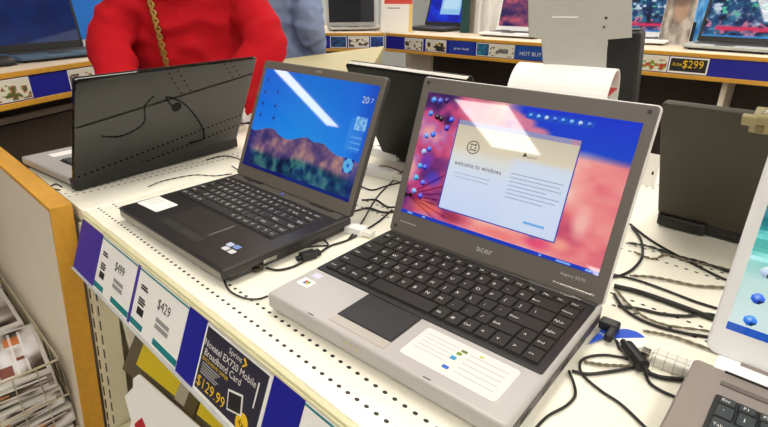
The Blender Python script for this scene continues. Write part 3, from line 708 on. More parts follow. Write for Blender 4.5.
for pts, r, lab in (
    ([(352, 212), (368, 208), (382, 212), (398, 212)], .003, 'black cable across the gap just beside the black laptop hinge'),
    ([(348, 240), (362, 222), (378, 196), (396, 178), (404, 170)], .0025, 'black cable climbing diagonally between the two lit laptops'),
    ([(362, 200), (376, 200), (388, 207), (402, 206)], .0028, 'black cable bending across the middle of the gap between screens'),
    ([(356, 176), (372, 168), (386, 166), (402, 172)], .0022, 'thin grey cable joining the two long white connectors'),
    ([(366, 148), (380, 146), (394, 150), (412, 152)], .003, 'black cable at the back of the gap below the black lid'),
    ([(360, 186), (372, 190), (386, 186), (402, 182)], .0026, 'black cable just below the lower long white connector')):
    cable('cable', pts, r, lab, wireg if 'grey' in lab else wire)
# left, behind the black laptop
cable('cable', [(148, 187), (160, 182), (176, 178), (196, 175), (214, 176), (232, 174)], .0019, 'thin twisted black cable behind the left side of the black laptop', braided=True)
cable('cable', [(206, 160), (222, 156), (236, 158), (246, 164), (240, 170), (232, 166)], .0022, 'black cable looped beside the glossy black laptop hinge')
cable('cable', [(60, 190), (54, 189), (50, 187), (56, 184), (62, 187)], .0024, 'short black cable stub at the left hinge corner of the glossy laptop')
# white clutter under the red sleeve
plug('silver_connector', (240, 131), R(70), .05, .018, .016, mat('silver_foil', (215, 210, 200), .3, .5, noise=.5, nscale=160), 'silver foil wrapped connector below the red sleeve', extra=clearp)
plug('white_connector', (245, 122), R(60), .040, .026, .05, mat('white_foil', (235, 232, 226), .35, noise=.35, nscale=160), 'crumpled white connector right under the red cuff', extra=clearp)
cable('cable', [(196, 150), (212, 142), (226, 134), (236, 124)], .003, 'black cable running behind the glossy laptop to the foil connector')
# right of the silver laptop
for pts, r, lab, br, m in (
    ([(630, 224), (645, 236), (662, 247), (690, 262), (724, 279)], .0030, 'black cable running from the silver lid toward the white laptop, topmost of the bundle', 0, wire),
    ([(632, 227), (641, 240), (642, 256), (634, 268), (622, 275), (612, 277)], .0034, 'black cable curving in a loop behind the right edge of the silver lid', 0, wire),
    ([(628, 243), (650, 247), (676, 256), (700, 262), (726, 271)], .0034, 'twisted black cable second from the top of the bundle', 1, wire),
    ([(634, 252), (652, 259), (668, 255), (690, 262), (722, 268)], .0028, 'grey braided cable tangled with the upper black cables', 1, wireg),
    ([(630, 276), (650, 277), (672, 281), (696, 286), (724, 288)], .0032, 'grey twisted strand for a rope-like shadow crossing the counter by the white laptop', 1, wireg),  # grey strand stands in for a rope-like shadow on the counter
    ([(612, 274), (640, 281), (668, 291), (694, 301), (716, 308)], .0028, 'slim black cable in the middle of the bundle', 0, wire),
    ([(614, 286), (636, 291), (660, 299), (688, 309), (712, 318)], .0058, 'thickest black cable in the bundle by the white laptop', 0, wire),
    ([(618, 306), (640, 309), (662, 314), (686, 316), (708, 314)], .0034, 'black cable crossing just below the thick one', 0, wire),
    ([(614, 294), (622, 306), (634, 316), (656, 326), (684, 333), (708, 337)], .0032, 'black cable bowing around the blue tag', 0, wire),
    ([(616, 290), (628, 304), (646, 318), (670, 326), (706, 331)], .0026, 'grey braided cable bowing beside the blue tag', 1, wireg),
    ([(643, 331), (660, 334), (680, 339), (708, 349)], .0030, 'grey braided cable lowest of the bundle', 1, wireg)):
    cable('cable', pts, r, lab, m, braided=bool(br))
# blue and white round tag
tg = empty('round_tag', atz(630, 339, HC+.002), R(-8)); tag(tg, 'round blue and white paper tag beside the silver laptop power plug', 'tag')
bm = bmesh.new(); pts = [(.019*math.cos(R(a)), .019*math.sin(R(a))) for a in range(10, 191, 12)]; prism(bm, pts, .0, .0015); obj('blue_half', bm, mat('bright_blue_paper', (30, 80, 205), .5), tg)
bm = bmesh.new(); pts = [(.019*math.cos(R(a)), .019*math.sin(R(a))) for a in range(190, 371, 12)]; prism(bm, pts, .0, .0015); obj('white_half', bm, paper, tg)
bt = empty('blue_tag', atz(606, 338, HC+.002), R(-40)); tag(bt, 'pointed blue paper tag with white writing under the power plug', 'tag')
bm = bmesh.new(); prism(bm, [(-.012, -.026), (.010, .024), (-.010, .022)], 0, .002); obj('sheet', bm, mat('bright_blue_paper', (30, 80, 205)), bt)
text('tag_word', 'tag', -.0065, .0, .0024, .009, legend, bt)
# power plug, lead and ferrite of the silver laptop
pw = empty('power_plug', atz(611, 326, HC+.010), AY); tag(pw, 'black right angled power plug at the back right corner of the silver laptop', 'plug')
bx('body', -.014, .010, -.008, .008, -.006, .007, black, pw, bev=.003); bx('elbow', .0, .010, -.030, -.006, -.006, .005, black, pw, bev=.003)
cable('cable', [(617, 341), (619, 348), (624, 352)], .0026, 'short black power lead from the plug to the long ferrite')
fe = empty('ferrite_core', atz(633, 362, HC), R(-86)); tag(fe, 'long black ferrite core on the power lead right of the silver laptop', 'ferrite')
bm = bmesh.new(); tube(bm, [(-.028, 0, .009), (-.020, 0, .009), (-.018, 0, .009), (.018, 0, .009), (.020, 0, .009), (.028, 0, .009)], lambda t: .0085 if .3 < t < .7 else .0035, 14, raw=True); obj('sleeve', bm, black, fe, smooth=False)
cable('cable', [(645, 373), (650, 383), (660, 390), (673, 396), (690, 402)], .0026, 'black power lead leaving the long ferrite toward the white laptop')
cable('cable', [(632, 360), (620, 357), (604, 355), (588, 357), (580, 363), (583, 375), (600, 390), (622, 405), (648, 430)], .0024, 'black lead curling out and down to the bottom edge between two laptops')
cable('cable', [(636, 367), (620, 366), (602, 365), (584, 362)], .0030, 'grey braided lead just left of the long ferrite', wireg, braided=True)
cable('cable', [(638, 366), (626, 369), (608, 372), (588, 374), (572, 371)], .0030, 'doubled black lead joining the ferrite to the silver laptop side')
cable('cable', [(569, 371), (574, 384), (575, 396), (566, 406), (548, 416), (534, 430)], .0024, 'black lead hanging along the right side of the silver laptop')
cc = empty('clear_connector', atz(671, 369, HC), R(-38)); tag(cc, 'clear ribbed connector lying left of the taupe laptop deck', 'connector')
bx('body', -.022, .018, -.010, .010, .001, .015, clearp, cc, bev=.003)
bm = bmesh.new()
for k in range(4): box(bm, -.018+k*.010, -.0171+k*.010, -.0103, .0103, .0008, .0153)
box(bm, -.0223, .0183, -.0030, -.0021, .002, .0154); obj('ribs', bm, mat('grey_seam', (186, 182, 168), .4), cc)
bx('tip', -.034, -.024, -.006, .006, .004, .013, metal, cc, bev=.001); bx('collar', .016, .025, -.014, .012, .001, .016, white, cc, bev=.002)
cable('cable', [(646, 372), (660, 377), (676, 379), (690, 380)], .0040, 'thick black lead under the clear ribbed connector')
# small white card behind silver lid
wc = empty('white_card', atz(648, 186), R(-43)); tag(wc, 'narrow white card standing between the silver lid and the charcoal lid', 'card')
bx('sheet', -.016, .014, -.001, .001, 0, .075, paper, wc); bx('hole', .002, .006, -.0016, .0016, .028, .036, ink, wc)

# ------------------------------------------------------------------ sign stand and post behind the silver laptop
ss = empty('sign_stand', Vector((.42, 1.18, HC)), R(-3)); tag(ss, 'grey metal sign plate on a white curved foot behind the silver laptop', 'sign stand')
steel = mat('brushed_grey_steel', (182, 179, 172), .42, .35, noise=.06, nscale=60)
def yx(x, y, Y):
    d = ray(x, y); t = Y/d.y; return CAM + d*t
Yp = 1.17
pl = [yx(*p, Yp) for p in ((528, -40), (529, 37), (541.5, 38.5), (544, 72), (606, 72), (607.5, 39.5), (620, 38.5), (632, 37.5), (632.5, -40))]
bm = bmesh.new(); inv = ss.matrix_basis.inverted() if False else (Matrix.Translation(ss.location) @ Matrix.Rotation(R(-3), 4, 'Z')).inverted()
a = [bm.verts.new(inv @ p) for p in pl]; b = [bm.verts.new(inv @ (p+Vector((0, .004, 0)))) for p in pl]
bm.faces.new(a); bm.faces.new(b[::-1])
for i in range(len(a)): bm.faces.new((a[i], b[i], b[(i+1) % len(a)], a[(i+1) % len(a)]))
plo = obj('metal_plate', bm, steel, ss)
q0, q1 = inv @ yx(552, 17, Yp), inv @ yx(578, 16, Yp); bm = bmesh.new(); box(bm, q0.x, q1.x, q0.y-.0012, q0.y+.001, q0.z-.0012, q0.z+.0012); obj('slit', bm, paper, plo)
q0 = inv @ yx(606, 18, Yp); bm = bmesh.new(); cyl(bm, (q0.x, q0.y-.0015, q0.z), (q0.x, q0.y+.002, q0.z), .003); q0 = inv @ yx(604, 27, Yp); cyl(bm, (q0.x, q0.y-.0015, q0.z), (q0.x, q0.y+.002, q0.z), .0025); obj('rivet', bm, dark, plo)
# curved foot: an arched sheet turned with the counter
pm = (yx(524, 70, Yp-.02)+yx(608, 70, Yp-.02))/2; zt = pm.z-HC+.010
MF = inv @ (Matrix.Translation((pm.x, pm.y, HC)) @ Matrix.Rotation(R(-32), 4, 'Z'))
x0, x1 = -.105, .105; rr = .080
prof = [(-rr*1.05, 0)]+[(-rr*math.cos(R(a)), zt-rr+rr*math.sin(R(a))) for a in range(0, 181, 9)]+[(rr*1.05, 0)]
bm = bmesh.new()
A_ = [[bm.verts.new(MF @ Vector((x, y, z))) for y, z in prof] for x in (x0, x1)]
Bt = [[bm.verts.new(MF @ Vector((x, y*.96, z-.004 if z > .01 else 0))) for y, z in prof] for x in (x0, x1)]
for i in range(len(prof)-1):
    bm.faces.new((A_[0][i], A_[0][i+1], A_[1][i+1], A_[1][i])); bm.faces.new((Bt[0][i], Bt[1][i], Bt[1][i+1], Bt[0][i+1]))
    for k in (0, 1): bm.faces.new((A_[k][i], Bt[k][i], Bt[k][i+1], A_[k][i+1]))
for k in (0, -1): bm.faces.new((A_[0][k], A_[1][k], Bt[1][k], Bt[0][k]))
obj('curved_foot', bm, mat('white_sheet', (236, 235, 232), .5), ss)
bm = bmesh.new(); box(bm, .06, .103, -.055, .055, zt-.050, zt-.047, mw=MF); obj('red_leaflet', bm, mat('red_paper', (190, 60, 60), .6), ss)
ps = empty('black_post', Vector((.592, 1.245, HC)), R(-43)); ps.rotation_mode = 'XYZ'; ps.rotation_euler = (0, R(-5), R(-36)); tag(ps, 'black upright post box behind the grey sign plate', 'post')
ztp = (yx(622, 31, 1.24)).z-HC
bx('column', -.036, .036, -.030, .030, .012, ztp, black, ps, bev=.008, seg=3); bx('foot', -.05, .05, -.045, .045, 0, .014, black, ps, bev=.004); bx('cap', -.030, .030, -.025, .025, ztp, ztp+.004, dark, ps, bev=.002)

# ------------------------------------------------------------------ wall fixtures
ZS = HC+.1487
def fixture(name, p0, p1, label, depth, backm, inward, backh=.62, rail=False):
    p0, p1 = Vector((*p0, 0)), Vector((*p1, 0)); d = (p1-p0); l = d.length; yaw = math.atan2(d.y, d.x)
    r = empty(name, p0, yaw); tag(r, label, 'shelf fixture')
    bx('shelf_top', 0, l, 0, depth, ZS-.02, ZS-.001, mat('pale_shelf', (232, 214, 190), .45), r)
    bx('upper_trim', 0, l, -.012, .0, ZS-.018, ZS, gold, r, bev=.002)
    bx('price_strip', 0, l, -.006, .004, ZS-.098, ZS-.018, blue, r)
    bx('lower_trim', 0, l, -.012, .004, ZS-.118, ZS-.098, gold, r, bev=.002)
    bx('back_board', 0, l, depth, depth+.03, ZS-.02, ZS+backh, backm, r)
    bx('kick_panel', 0, l, .42, .44, 0, ZS-.02, mat('dark_taupe_panel', (58, 50, 44), .6), r)
    if rail: bx('cross_rail', 0, l, .40, .42, ZS-.26, ZS-.235, mat('pale_rail', (200, 190, 172), .5), r); bx('lower_panel', 0, l, .405, .42, .05, ZS-.27, mat('taupe_panel', (112, 100, 90), .7, noise=.1, nscale=4), r)
    return r, p0, d.normalized(), Vector((-d.normalized().y, d.normalized().x, 0)), l
paleb = mat('pale_back_board', (196, 204, 208), .6); skyb = mat('bright_blue_board', (16, 110, 205), .5, noise=.15, nscale=3)
FR = fixture('wall_shelf', (.012, 3.60), (3.0, 1.155), 'long gold trimmed shelf with blue price strip across the right background', .85, paleb, 1)
FM = fixture('wall_shelf', (-.66, 3.56), (.0, 3.60), 'short gold trimmed shelf behind the person in pale blue', .85, paleb, 1)
FLp0 = (-1.50, .50)
la, lb_ = atz(0, 73.5, ZS), atz(101, 59, ZS); ld = (lb_-la).normalized(); l0 = la-ld*1.3; l1 = la+ld*((3.53-la.y)/ld.y)
FL = fixture('wall_shelf', (l0.x, l0.y), (l1.x, l1.y), 'gold trimmed shelf with blue price strip at the left background', .80, skyb, 1, .5, True)
# upright dividers under the right fixture
def strip_card(F, x0, x1, y0, y1, name, label, img=None, m=None):
    nrm = -F[3]; p0 = F[1]+nrm*.007
    a = atplane(x0, y0, p0, nrm); b = atplane(x1, y1, p0, nrm); s0 = (a-F[1]).dot(F[2]); s1 = (b-F[1]).dot(F[2])
    z0, z1 = ZS-.094, ZS-.021
    r = empty(name, F[1]+F[2]*s0+nrm*.007+Vector((0, 0, z0)), math.atan2(F[2].y, F[2].x)); tag(r, label, 'price card', 'cards on the background shelf strips')
    bx('sheet', 0, s1-s0, -.002, .0, 0, z1-z0, m or paper, r)
    if img is not None: art_mesh('print', img, .004, s1-s0-.004, .004, z1-z0-.004, 0, printm, r, Matrix.Translation((0, -.0024, 0)) @ Matrix.Rotation(R(90), 4, 'X'))
    return r, s1-s0, z1-z0
RX90 = Matrix.Translation((0, -.003, 0)) @ Matrix.Rotation(R(90), 4, 'X')
def pr_white(seed, cols, nx=26, ny=14):
    im = canvas(nx, ny, (232, 226, 208)); n = vnoise(nx, ny, 6, 4, 2, seed)
    for i, c in enumerate(cols): im[(n > .52+.06*i) & (grid(nx, ny)[1] < .8)] = c
    return im
strip_card(FM, 330, 347, 38, 50, 'dark_blue_card', 'dark teal card on the shelf strip next to the pale blue clothing', wall_scene(31, (14, 40, 80), (40, 90, 140), 20, 12))
strip_card(FM, 348, 369, 38, 50, 'picture_card', 'white card with brown picture on the strip under the dark screen', pr_white(5, ((150, 120, 90), (70, 60, 60))))
strip_card(FM, 370, 384, 38, 50, 'dark_blue_card', 'dark blue card on the strip left of the shelf corner', wall_scene(33, (14, 40, 110), (30, 90, 170), 20, 12))
strip_card(FR, 405, 423, 38, 50, 'price_ticket', 'white price ticket first from the shelf corner', pr_white(7, ((180, 150, 120), (60, 50, 40))))
strip_card(FR, 426, 446, 38, 51, 'price_ticket', 'yellow and black price ticket right of the white one near the corner', pr_white(9, ((230, 190, 40), (40, 36, 30))))
r, w_, h_ = strip_card(FR, 450, 474, 38, 54, 'blue_text_card', 'blue card with small white words on the background shelf', None, mat('mid_blue_card', (24, 56, 165), .5))
text('words', 'great deals', w_*.5, h_*.35, 0, .02, legend, r, RX90, width=w_*.6)
strip_card(FR, 477, 489, 42, 57, 'teal_card', 'teal and purple card left of a white ticket', wall_scene(35, (30, 60, 130), (40, 150, 160), 10, 12))
strip_card(FR, 490, 514, 42, 58, 'price_ticket', 'white price ticket with faint picture left of the steel sign plate', pr_white(12, ((170, 190, 150), (110, 100, 100))))
r, w_, h_ = strip_card(FR, 515, 544, 44, 61, 'blue_text_card', 'blue card with white lettering just left of the steel sign plate', None, mat('mid_blue_card2', (22, 76, 160), .5))
text('words', 'HOT BUY', w_*.55, h_*.3, 0, .03, legend, r, RX90, width=w_*.7)
strip_card(FR, 636, 666, 52, 72, 'price_ticket', 'green and red price ticket right of the black post', pr_white(15, ((130, 180, 60), (120, 150, 50), (200, 60, 50))))
r, w_, h_ = strip_card(FR, 671, 706, 54, 76, 'price_ticket', 'black and yellow price ticket reading $299', None, ink)
bx('border', .0, w_, -.0024, -.002, .066, .073, paper, r); bx('border', .0, w_, -.0024, -.002, 0, .008, paper, r); bx('border', .0, .006, -.0024, -.002, 0, .073, paper, r); bx('border', w_-.006, w_, -.0024, -.002, 0, .073, paper, r)
text('price', '$299', w_*.62, .026, 0, .050, yellow, r, RX90, width=w_*.52); text('words', 'As low', w_*.22, .032, 0, .026, yellow, r, RX90, width=w_*.25)
strip_card(FL, 0, 29, 92, 75, 'price_ticket', 'green and red picture ticket at the left edge of the photo', pr_white(18, ((120, 150, 70), (190, 90, 60), (90, 100, 50)))) if False else None
def strip_cardL(x0, x1, y, name, label, img):
    F = FL; nrm = -F[3]; p0 = F[1]+nrm*.007
    a = atplane(x0, y, p0, nrm); b = atplane(x1, y, p0, nrm); s0 = (a-F[1]).dot(F[2]); s1 = (b-F[1]).dot(F[2]); z0, z1 = ZS-.094, ZS-.021
    r = empty(name, F[1]+F[2]*s0+nrm*.007+Vector((0, 0, z0)), math.atan2(F[2].y, F[2].x)); tag(r, label, 'price card', 'cards on the background shelf strips')
    bx('sheet', 0, s1-s0, -.002, 0, 0, z1-z0, paper, r); art_mesh('print', img, .003, s1-s0-.003, .003, z1-z0-.003, 0, printm, r, Matrix.Translation((0, -.0024, 0)) @ Matrix.Rotation(R(90), 4, 'X'))
strip_cardL(-16, 29, 82, 'price_ticket', 'green and red picture ticket at the left edge of the photo', pr_white(18, ((150, 160, 90), (190, 90, 60), (90, 100, 50))))
strip_cardL(67, 94, 72, 'price_ticket', 'white and brown ticket beside the glossy black laptop lid', pr_white(19, ((190, 160, 130), (120, 100, 90))))
# dividers / cabinet panels below
for x, wd, lab, m, dep in ((722, .022, 'thin pale upright divider board under the right background shelf', white_lam, .06), (418, .22, 'pale board leaning under the shelf near its corner', white_lam, .22)):
    p = atplane(x, 96 if x > 700 else 60, FR[1]-FR[3]*-dep, -FR[3]); s0 = (p-FR[1]).dot(FR[2])
    r = empty('support_board', FR[1]+FR[2]*s0+FR[3]*dep, math.atan2(FR[2].y, FR[2].x)); tag(r, lab, 'board'); bx('board', -wd/2, wd/2, 0, .03 if wd > .1 else .33, 0, ZS-.118, m, r); bx('foot_strip', -wd/2-.004, wd/2+.004, -.004, .004, 0, .05, dark, r)

# laptops on the background shelves
def back_laptop(fl, fr, label, W, mb, mlid, img, ang=78, H=.24, D=.25, frflag=False, t=.024, yaw=None):
    a, b = atz(*fl, ZS), atz(*fr, ZS); yaw = math.atan2(b.y-a.y, b.x-a.x) if yaw is None else R(yaw)
    if frflag: u = Vector((math.cos(yaw), math.sin(yaw), 0)); a = b-u*W
    q = laptop('laptop', label, (a.x, a.y, ZS), yaw, W, D, t, R(ang), H, black, mb, mlid, mlid, group='laptops on the background shelves')
    L = q.L; kb = bx('keyboard', *L(.025, W-.025), *L(.10, D-.03, 1), t-.002, t+.002, dark, q.root)
    bx('touchpad', *L(W/2-.05, W/2+.03), *L(.02, .08, 1), t-.001, t+.0008, dark, q.root)
    art_mesh('screen', img, .014, W-.014, .028, H-.014, .0005, scrA, q.root, q.ML); return q
bl = mat('blue_grey_deck', (70, 96, 120), .4)
back_laptop((22, 64), (97, 53), 'open laptop with plain navy screen on the left background shelf', .37, bl, black, wall_scene(41, (6, 26, 74), (8, 36, 92), 30, 20), 84, .24, .21, yaw=60)
back_laptop((331, 31.5), (384, 30.5), 'silver based laptop with a black screen on the short middle shelf', .36, silver, silver, wall_scene(42, (8, 9, 16), (16, 17, 26), 30, 20), 88, .30, .12)
def bluewin(nx=36, ny=24):
    im = wall_scene(43, (10, 20, 160), (20, 60, 210), nx, ny); rect(im, .35, .9, .3, 1, (150, 200, 240)); rect(im, .4, .85, .5, .9, (190, 225, 250)); return im
back_laptop((405, 30), (456, 33), 'dark laptop with a white window on its blue screen near the shelf corner', .33, dark, black, bluewin(), 70, .23)
back_laptop((478, 36), (538, 39.5), 'white laptop with a dusky violet screen left of the steel sign plate', .37, white, white, wall_scene(46, (30, 30, 90), (190, 90, 110), 40, 24), 76, .24)
def dusk(seed): 
    im = wall_scene(seed, (10, 30, 80), (40, 130, 160), 60, 38); n = vnoise(60, 38, 9, 7, 3, seed+1); X, Y = grid(60, 38)
    n = vnoise(90, 56, 8, 6, 3, seed+1); n3 = vnoise(90, 56, 14, 12, 2, seed+2); X, Y = grid(90, 56); im = wall_scene(seed, (12, 34, 84), (36, 110, 150), 90, 56)
    def mixin(k, c):
        k = np.clip(k, 0, 1)[..., None]; im[:] = im*(1-k)+np.array(c)*k
    mixin((.42-n)*9, (16, 22, 46)); mixin((n-.57)*9*(.35+.65*(Y > .6)), (205, 218, 232)); mixin((n3-.6)*8*(Y < .6), (190, 120, 150)); mixin(np.exp(-((Y-.17-.05*n)/.05)**2)*(X > .15)*1.2, (214, 52, 92)); mixin((n3-.66)*10*(Y > .4), (80, 190, 160)); rect(im, 0, 1, 0, .05, (60, 140, 210)); return im
back_laptop((596, 42), (664, 46), 'white laptop with a busy colourful screen behind the black post', .34, white, white, dusk(51), 76, .24, frflag=True)
back_laptop((681, 49), (768, 55), 'pale laptop with a scenic game screen at the top right corner', .36, mat('pale_deck', (176, 180, 178), .4), black, dusk(52), 74, .25)
# leaflets and books
def stand(px, yaw, w_, h_, name, label, cat, img, m=paper, th=.004, lean=8):
    p = atz(*px, ZS); r = empty(name, p, yaw); tag(r, label, cat); M = Matrix.Rotation(R(-lean), 4, 'X')
    bx('sheet', -w_/2, w_/2, 0, th, .0008, h_, m, r, mw=M)
    if img is not None: art_mesh('print', img, -w_/2+.002, w_/2-.002, .003, h_-.003, 0, printm, r, M @ Matrix.Translation((0, -.0006, 0)) @ Matrix.Rotation(R(90), 4, 'X'))
    bx('foot', -w_/2, w_/2, -.0, .06, 0, .003, mat('clear_foot', (220, 225, 225), .2), r); return r
im = canvas(30, 40, (240, 236, 228)); rect(im, .1, 1, .62, .98, (215, 70, 55)); rect(im, .35, .9, .75, .85, (250, 240, 230)); rect(im, .05, .3, .7, .95, (240, 200, 190)); rect(im, .2, .6, .5, .52, (150, 140, 140)); rect(im, .93, 1, .0, .6, (235, 200, 110))
stand((396, 32.5), R(-8), .215, .30, 'leaflet', 'white leaflet with orange red header standing near the shelf corner', 'leaflet', im)
X, Y = grid(20, 30); im = wall_scene(61, (110, 100, 92), (190, 180, 170), 20, 30); blob(im, .55, .62, .3, .25, (176, 140, 116), .9, .4); blob(im, .5, .8, .35, .15, (90, 70, 60), .7, .5)
stand((672, 45), R(-35), .145, .28, 'photo_leaflet', 'grey photo leaflet in a clear stand left of the top right laptop', 'leaflet', im, mat('clear_foot', (220, 225, 225)))
im = wall_scene(62, (20, 110, 200), (120, 190, 240), 14, 30); rect(im, 0, .5, 0, .4, (10, 20, 30))
stand((692, 42), R(-35), .07, .26, 'blue_leaflet', 'narrow blue leaflet directly left of the top right screen', 'leaflet', im)
stand((497, 31), R(-38), .10, .28, 'blue_leaflet', 'blue and black leaflet right of the white booklets', 'leaflet', wall_scene(63, (10, 40, 110), (30, 120, 190), 14, 20))
for k, (x, wd, c, lab) in enumerate(((463, .05, (24, 70, 66), 'dark green booklet leftmost of the upright booklets'), (469.5, .035, (120, 110, 100), 'brown grey booklet second from the left of the upright booklets'), (475.5, .032, (226, 226, 222), 'white booklet third from the left of the upright booklets'), (481, .028, (206, 204, 200), 'pale grey booklet fourth from the left of the upright booklets'), (486, .026, (236, 234, 230), 'white booklet rightmost of the upright booklets'))):
    p = atz(x, 33.0, ZS); r = empty('booklet', p, R(-38)); tag(r, lab, 'booklet', 'upright booklets on the background shelf')
    cm = mat('booklet%d' % k, c, .6); bx('cover', -wd/2, wd/2, 0, .16, 0, .23, cm, r, bev=.002); bx('pages', -wd/2+.003, wd/2-.003, .003, .155, .2295, .2312, paper, r)
# left background : poster board above the laptop, small items
im = wall_scene(71, (16, 70, 160), (30, 120, 200), 30, 20); n = vnoise(30, 20, 14, 10, 2, 72); im[n > .66] = (200, 225, 250)
def standL(px, w_, h_, name, lab, cat, img, m=paper):
    return stand(px, R(75), w_, h_, name, lab, cat, img, m)
standL((108, 32), .16, .22, 'blue_leaflet', 'dark blue leaflet with white specks right of the navy screen laptop', 'leaflet', im)
im = canvas(10, 20, (220, 215, 90)); n = vnoise(10, 20, 3, 6, 2, 73); im[n > .55] = (60, 130, 190); im[n < .4] = (240, 240, 230)
standL((-2, 56), .07, .13, 'yellow_leaflet', 'small yellow and blue leaflet at the left picture edge', 'leaflet', im)
mo = empty('mouse', atz(2, 66, ZS), R(60)); tag(mo, 'black computer mouse at the left end of the shelf', 'mouse')
bm = bmesh.new(); bmesh.ops.create_uvsphere(bm, u_segments=16, v_segments=10, radius=1)
for v in bm.verts: v.co = Vector((v.co.x*.055, v.co.y*.032, max(v.co.z, -.25)*.028+.0075))
obj('shell', bm, black, mo, smooth=True); bx('wheel', .02, .032, -.003, .003, .026, .035, dark, mo)
# cream table in the middle distance
tb = empty('display_table', (-.3, 2.6, 0)); tag(tb, 'plain cream table top behind the black laptop lids', 'table')
tz = HC+.1; q = [atz(268, 61, tz), atz(384, 46, tz), atz(375, 62, tz)+Vector((.0, 0, 0)), Vector((-.06, 2.05, 0)), Vector((-.42, 2.12, 0))]
bm = bmesh.new(); prism(bm, [(p.x+.3, p.y-2.6) for p in q], tz-.03, tz); obj('table_top', bm, mat('beige_table_top', (196, 184, 140), .5, noise=.05, nscale=20), tb)
for p in (q[0], q[1], q[3], q[4]):
    c = Vector((-.22, 2.6, 0)); d = p+(c-p)*.15; bx('leg', d.x+.3-.02, d.x+.3+.02, d.y-2.6-.02, d.y-2.6+.02, 0, tz-.03, creamlip, tb)

# ------------------------------------------------------------------ wire basket with clear packs (bottom left)
bk = empty('wire_basket', P(-.86, -.06, 0), AYAW)
tag(bk, 'wire basket full of clear plastic packs in front of the partition', 'basket')
wirem = mat('pale_wire', (205, 196, 168), .35, .5)
# local: x 0..bw along the partition, y 0..-bd outwards (y offset by splay of the partition)
zr = HC-.36; bw, bd, bh = .77, .40, .42; yo = -SPL*.36-.006
bm = bmesh.new()
def wr(a, b, r=.0022): cyl(bm, a, b, r, seg=6)
cs = [(0, yo), (bw, yo), (bw, yo-bd), (0, yo-bd)]
for z in (zr, zr-.10, zr-.2, zr-bh):
    for i in range(4): wr((*cs[i], z), (*cs[(i+1) % 4], z), .0028 if z in (zr, zr-bh) else .0018)
for i in range(4):
    a, b = Vector((*cs[i], 0)), Vector((*cs[(i+1) % 4], 0)); n_ = 16 if i % 2 == 0 else 9
    for k in range(n_+1): p = a+(b-a)*k/n_; wr((p.x, p.y, zr-bh), (p.x, p.y, zr), .0013)
obj('wire_frame', bm, wirem, bk)
bx('floor_grid', 0, bw, yo-bd, yo, zr-bh-.004, zr-bh-.001, wirem, bk)
bm = bmesh.new()
for i in range(4): cyl(bm, (cs[i][0]*.96+.012, cs[i][1], 0), (cs[i][0]*.96+.012, cs[i][1], zr-bh), .008, seg=8)
obj('legs', bm, wirem, bk)
def pack_img(seed, nx=44, ny=30):
    n = vnoise(nx, ny, 3, 3, 2, seed); im = ramp(n, [(.2, (50, 42, 38)), (.42, (128, 116, 106)), (.55, (188, 182, 176)), (.7, (222, 220, 218)), (.85, (240, 240, 240))])
    r_ = np.random.default_rng(seed)
    for _ in range(5):
        x, y = r_.random(2)*.75; w1, h1 = .06+r_.random(2)*.16; rect(im, x, x+w1, y, y+h1, [(205, 110, 50), (52, 44, 40), (120, 62, 38), (240, 240, 240), (90, 70, 58), (216, 140, 80)][r_.integers(6)], .85)
    for _ in range(3):
        y = r_.random()*.9; rect(im, .05, .95, y, y+.02, (244, 243, 240), .7)
    return im
packm = mat('clear_blister_plastic', (206, 202, 194), .12, spec=.7)
WORDS = ('left column', 'middle column', 'right column'); k = 0
rows = 3
for row in range(rows):
    for col in range(2):
        for lay in range(7):
            r_ = random.Random(row*50+col*9+lay)
            x = .13+row*.255+r_.uniform(-.012, .012); y = yo-.10-col*.195+r_.uniform(-.01, .01); z = zr-bh+.003+lay*.058
            pr_ = empty('clear_pack', P(-.86, -.06, 0)+AX*x+NN*y+Vector((0, 0, z)), AYAW+r_.uniform(-.09, .09))
            place = ('row touching the panel', 'front row')[col]
            tag(pr_, 'clear pack %s, %s stack of the basket %s' % (('lowest', 'second from bottom', 'third from bottom', 'halfway up', 'third from top', 'second from top', 'topmost')[lay], ('left end', 'middle', 'right end')[row], place), 'pack', 'clear plastic packs in the wire basket')
            bx('case', -.118, .118, -.088, .088, 0, .05, packm, pr_, bev=.004, seg=2)
            art_mesh('printed_insert', pack_img(row*40+col*10+lay), -.105, .105, -.078, .078, .0504, mat_attr('printed_glossy', 0, .12, .7), pr_)
            art_mesh('edge_print', pack_img(200+row*40+col*10+lay, 40, 8), -.112, .112, .006, .044, 0, mat_attr('printed_glossy'), pr_, Matrix.Translation((0, -.0885, 0)) @ Matrix.Rotation(R(90), 4, 'X'))
            art_mesh('edge_print', pack_img(300+row*40+col*10+lay, 30, 8), -.083, .083, .006, .044, 0, mat_attr('printed_glossy'), pr_, Matrix.Translation((.1185, 0, 0)) @ Matrix.Rotation(R(90), 4, 'Z') @ Matrix.Rotation(R(90), 4, 'X'))

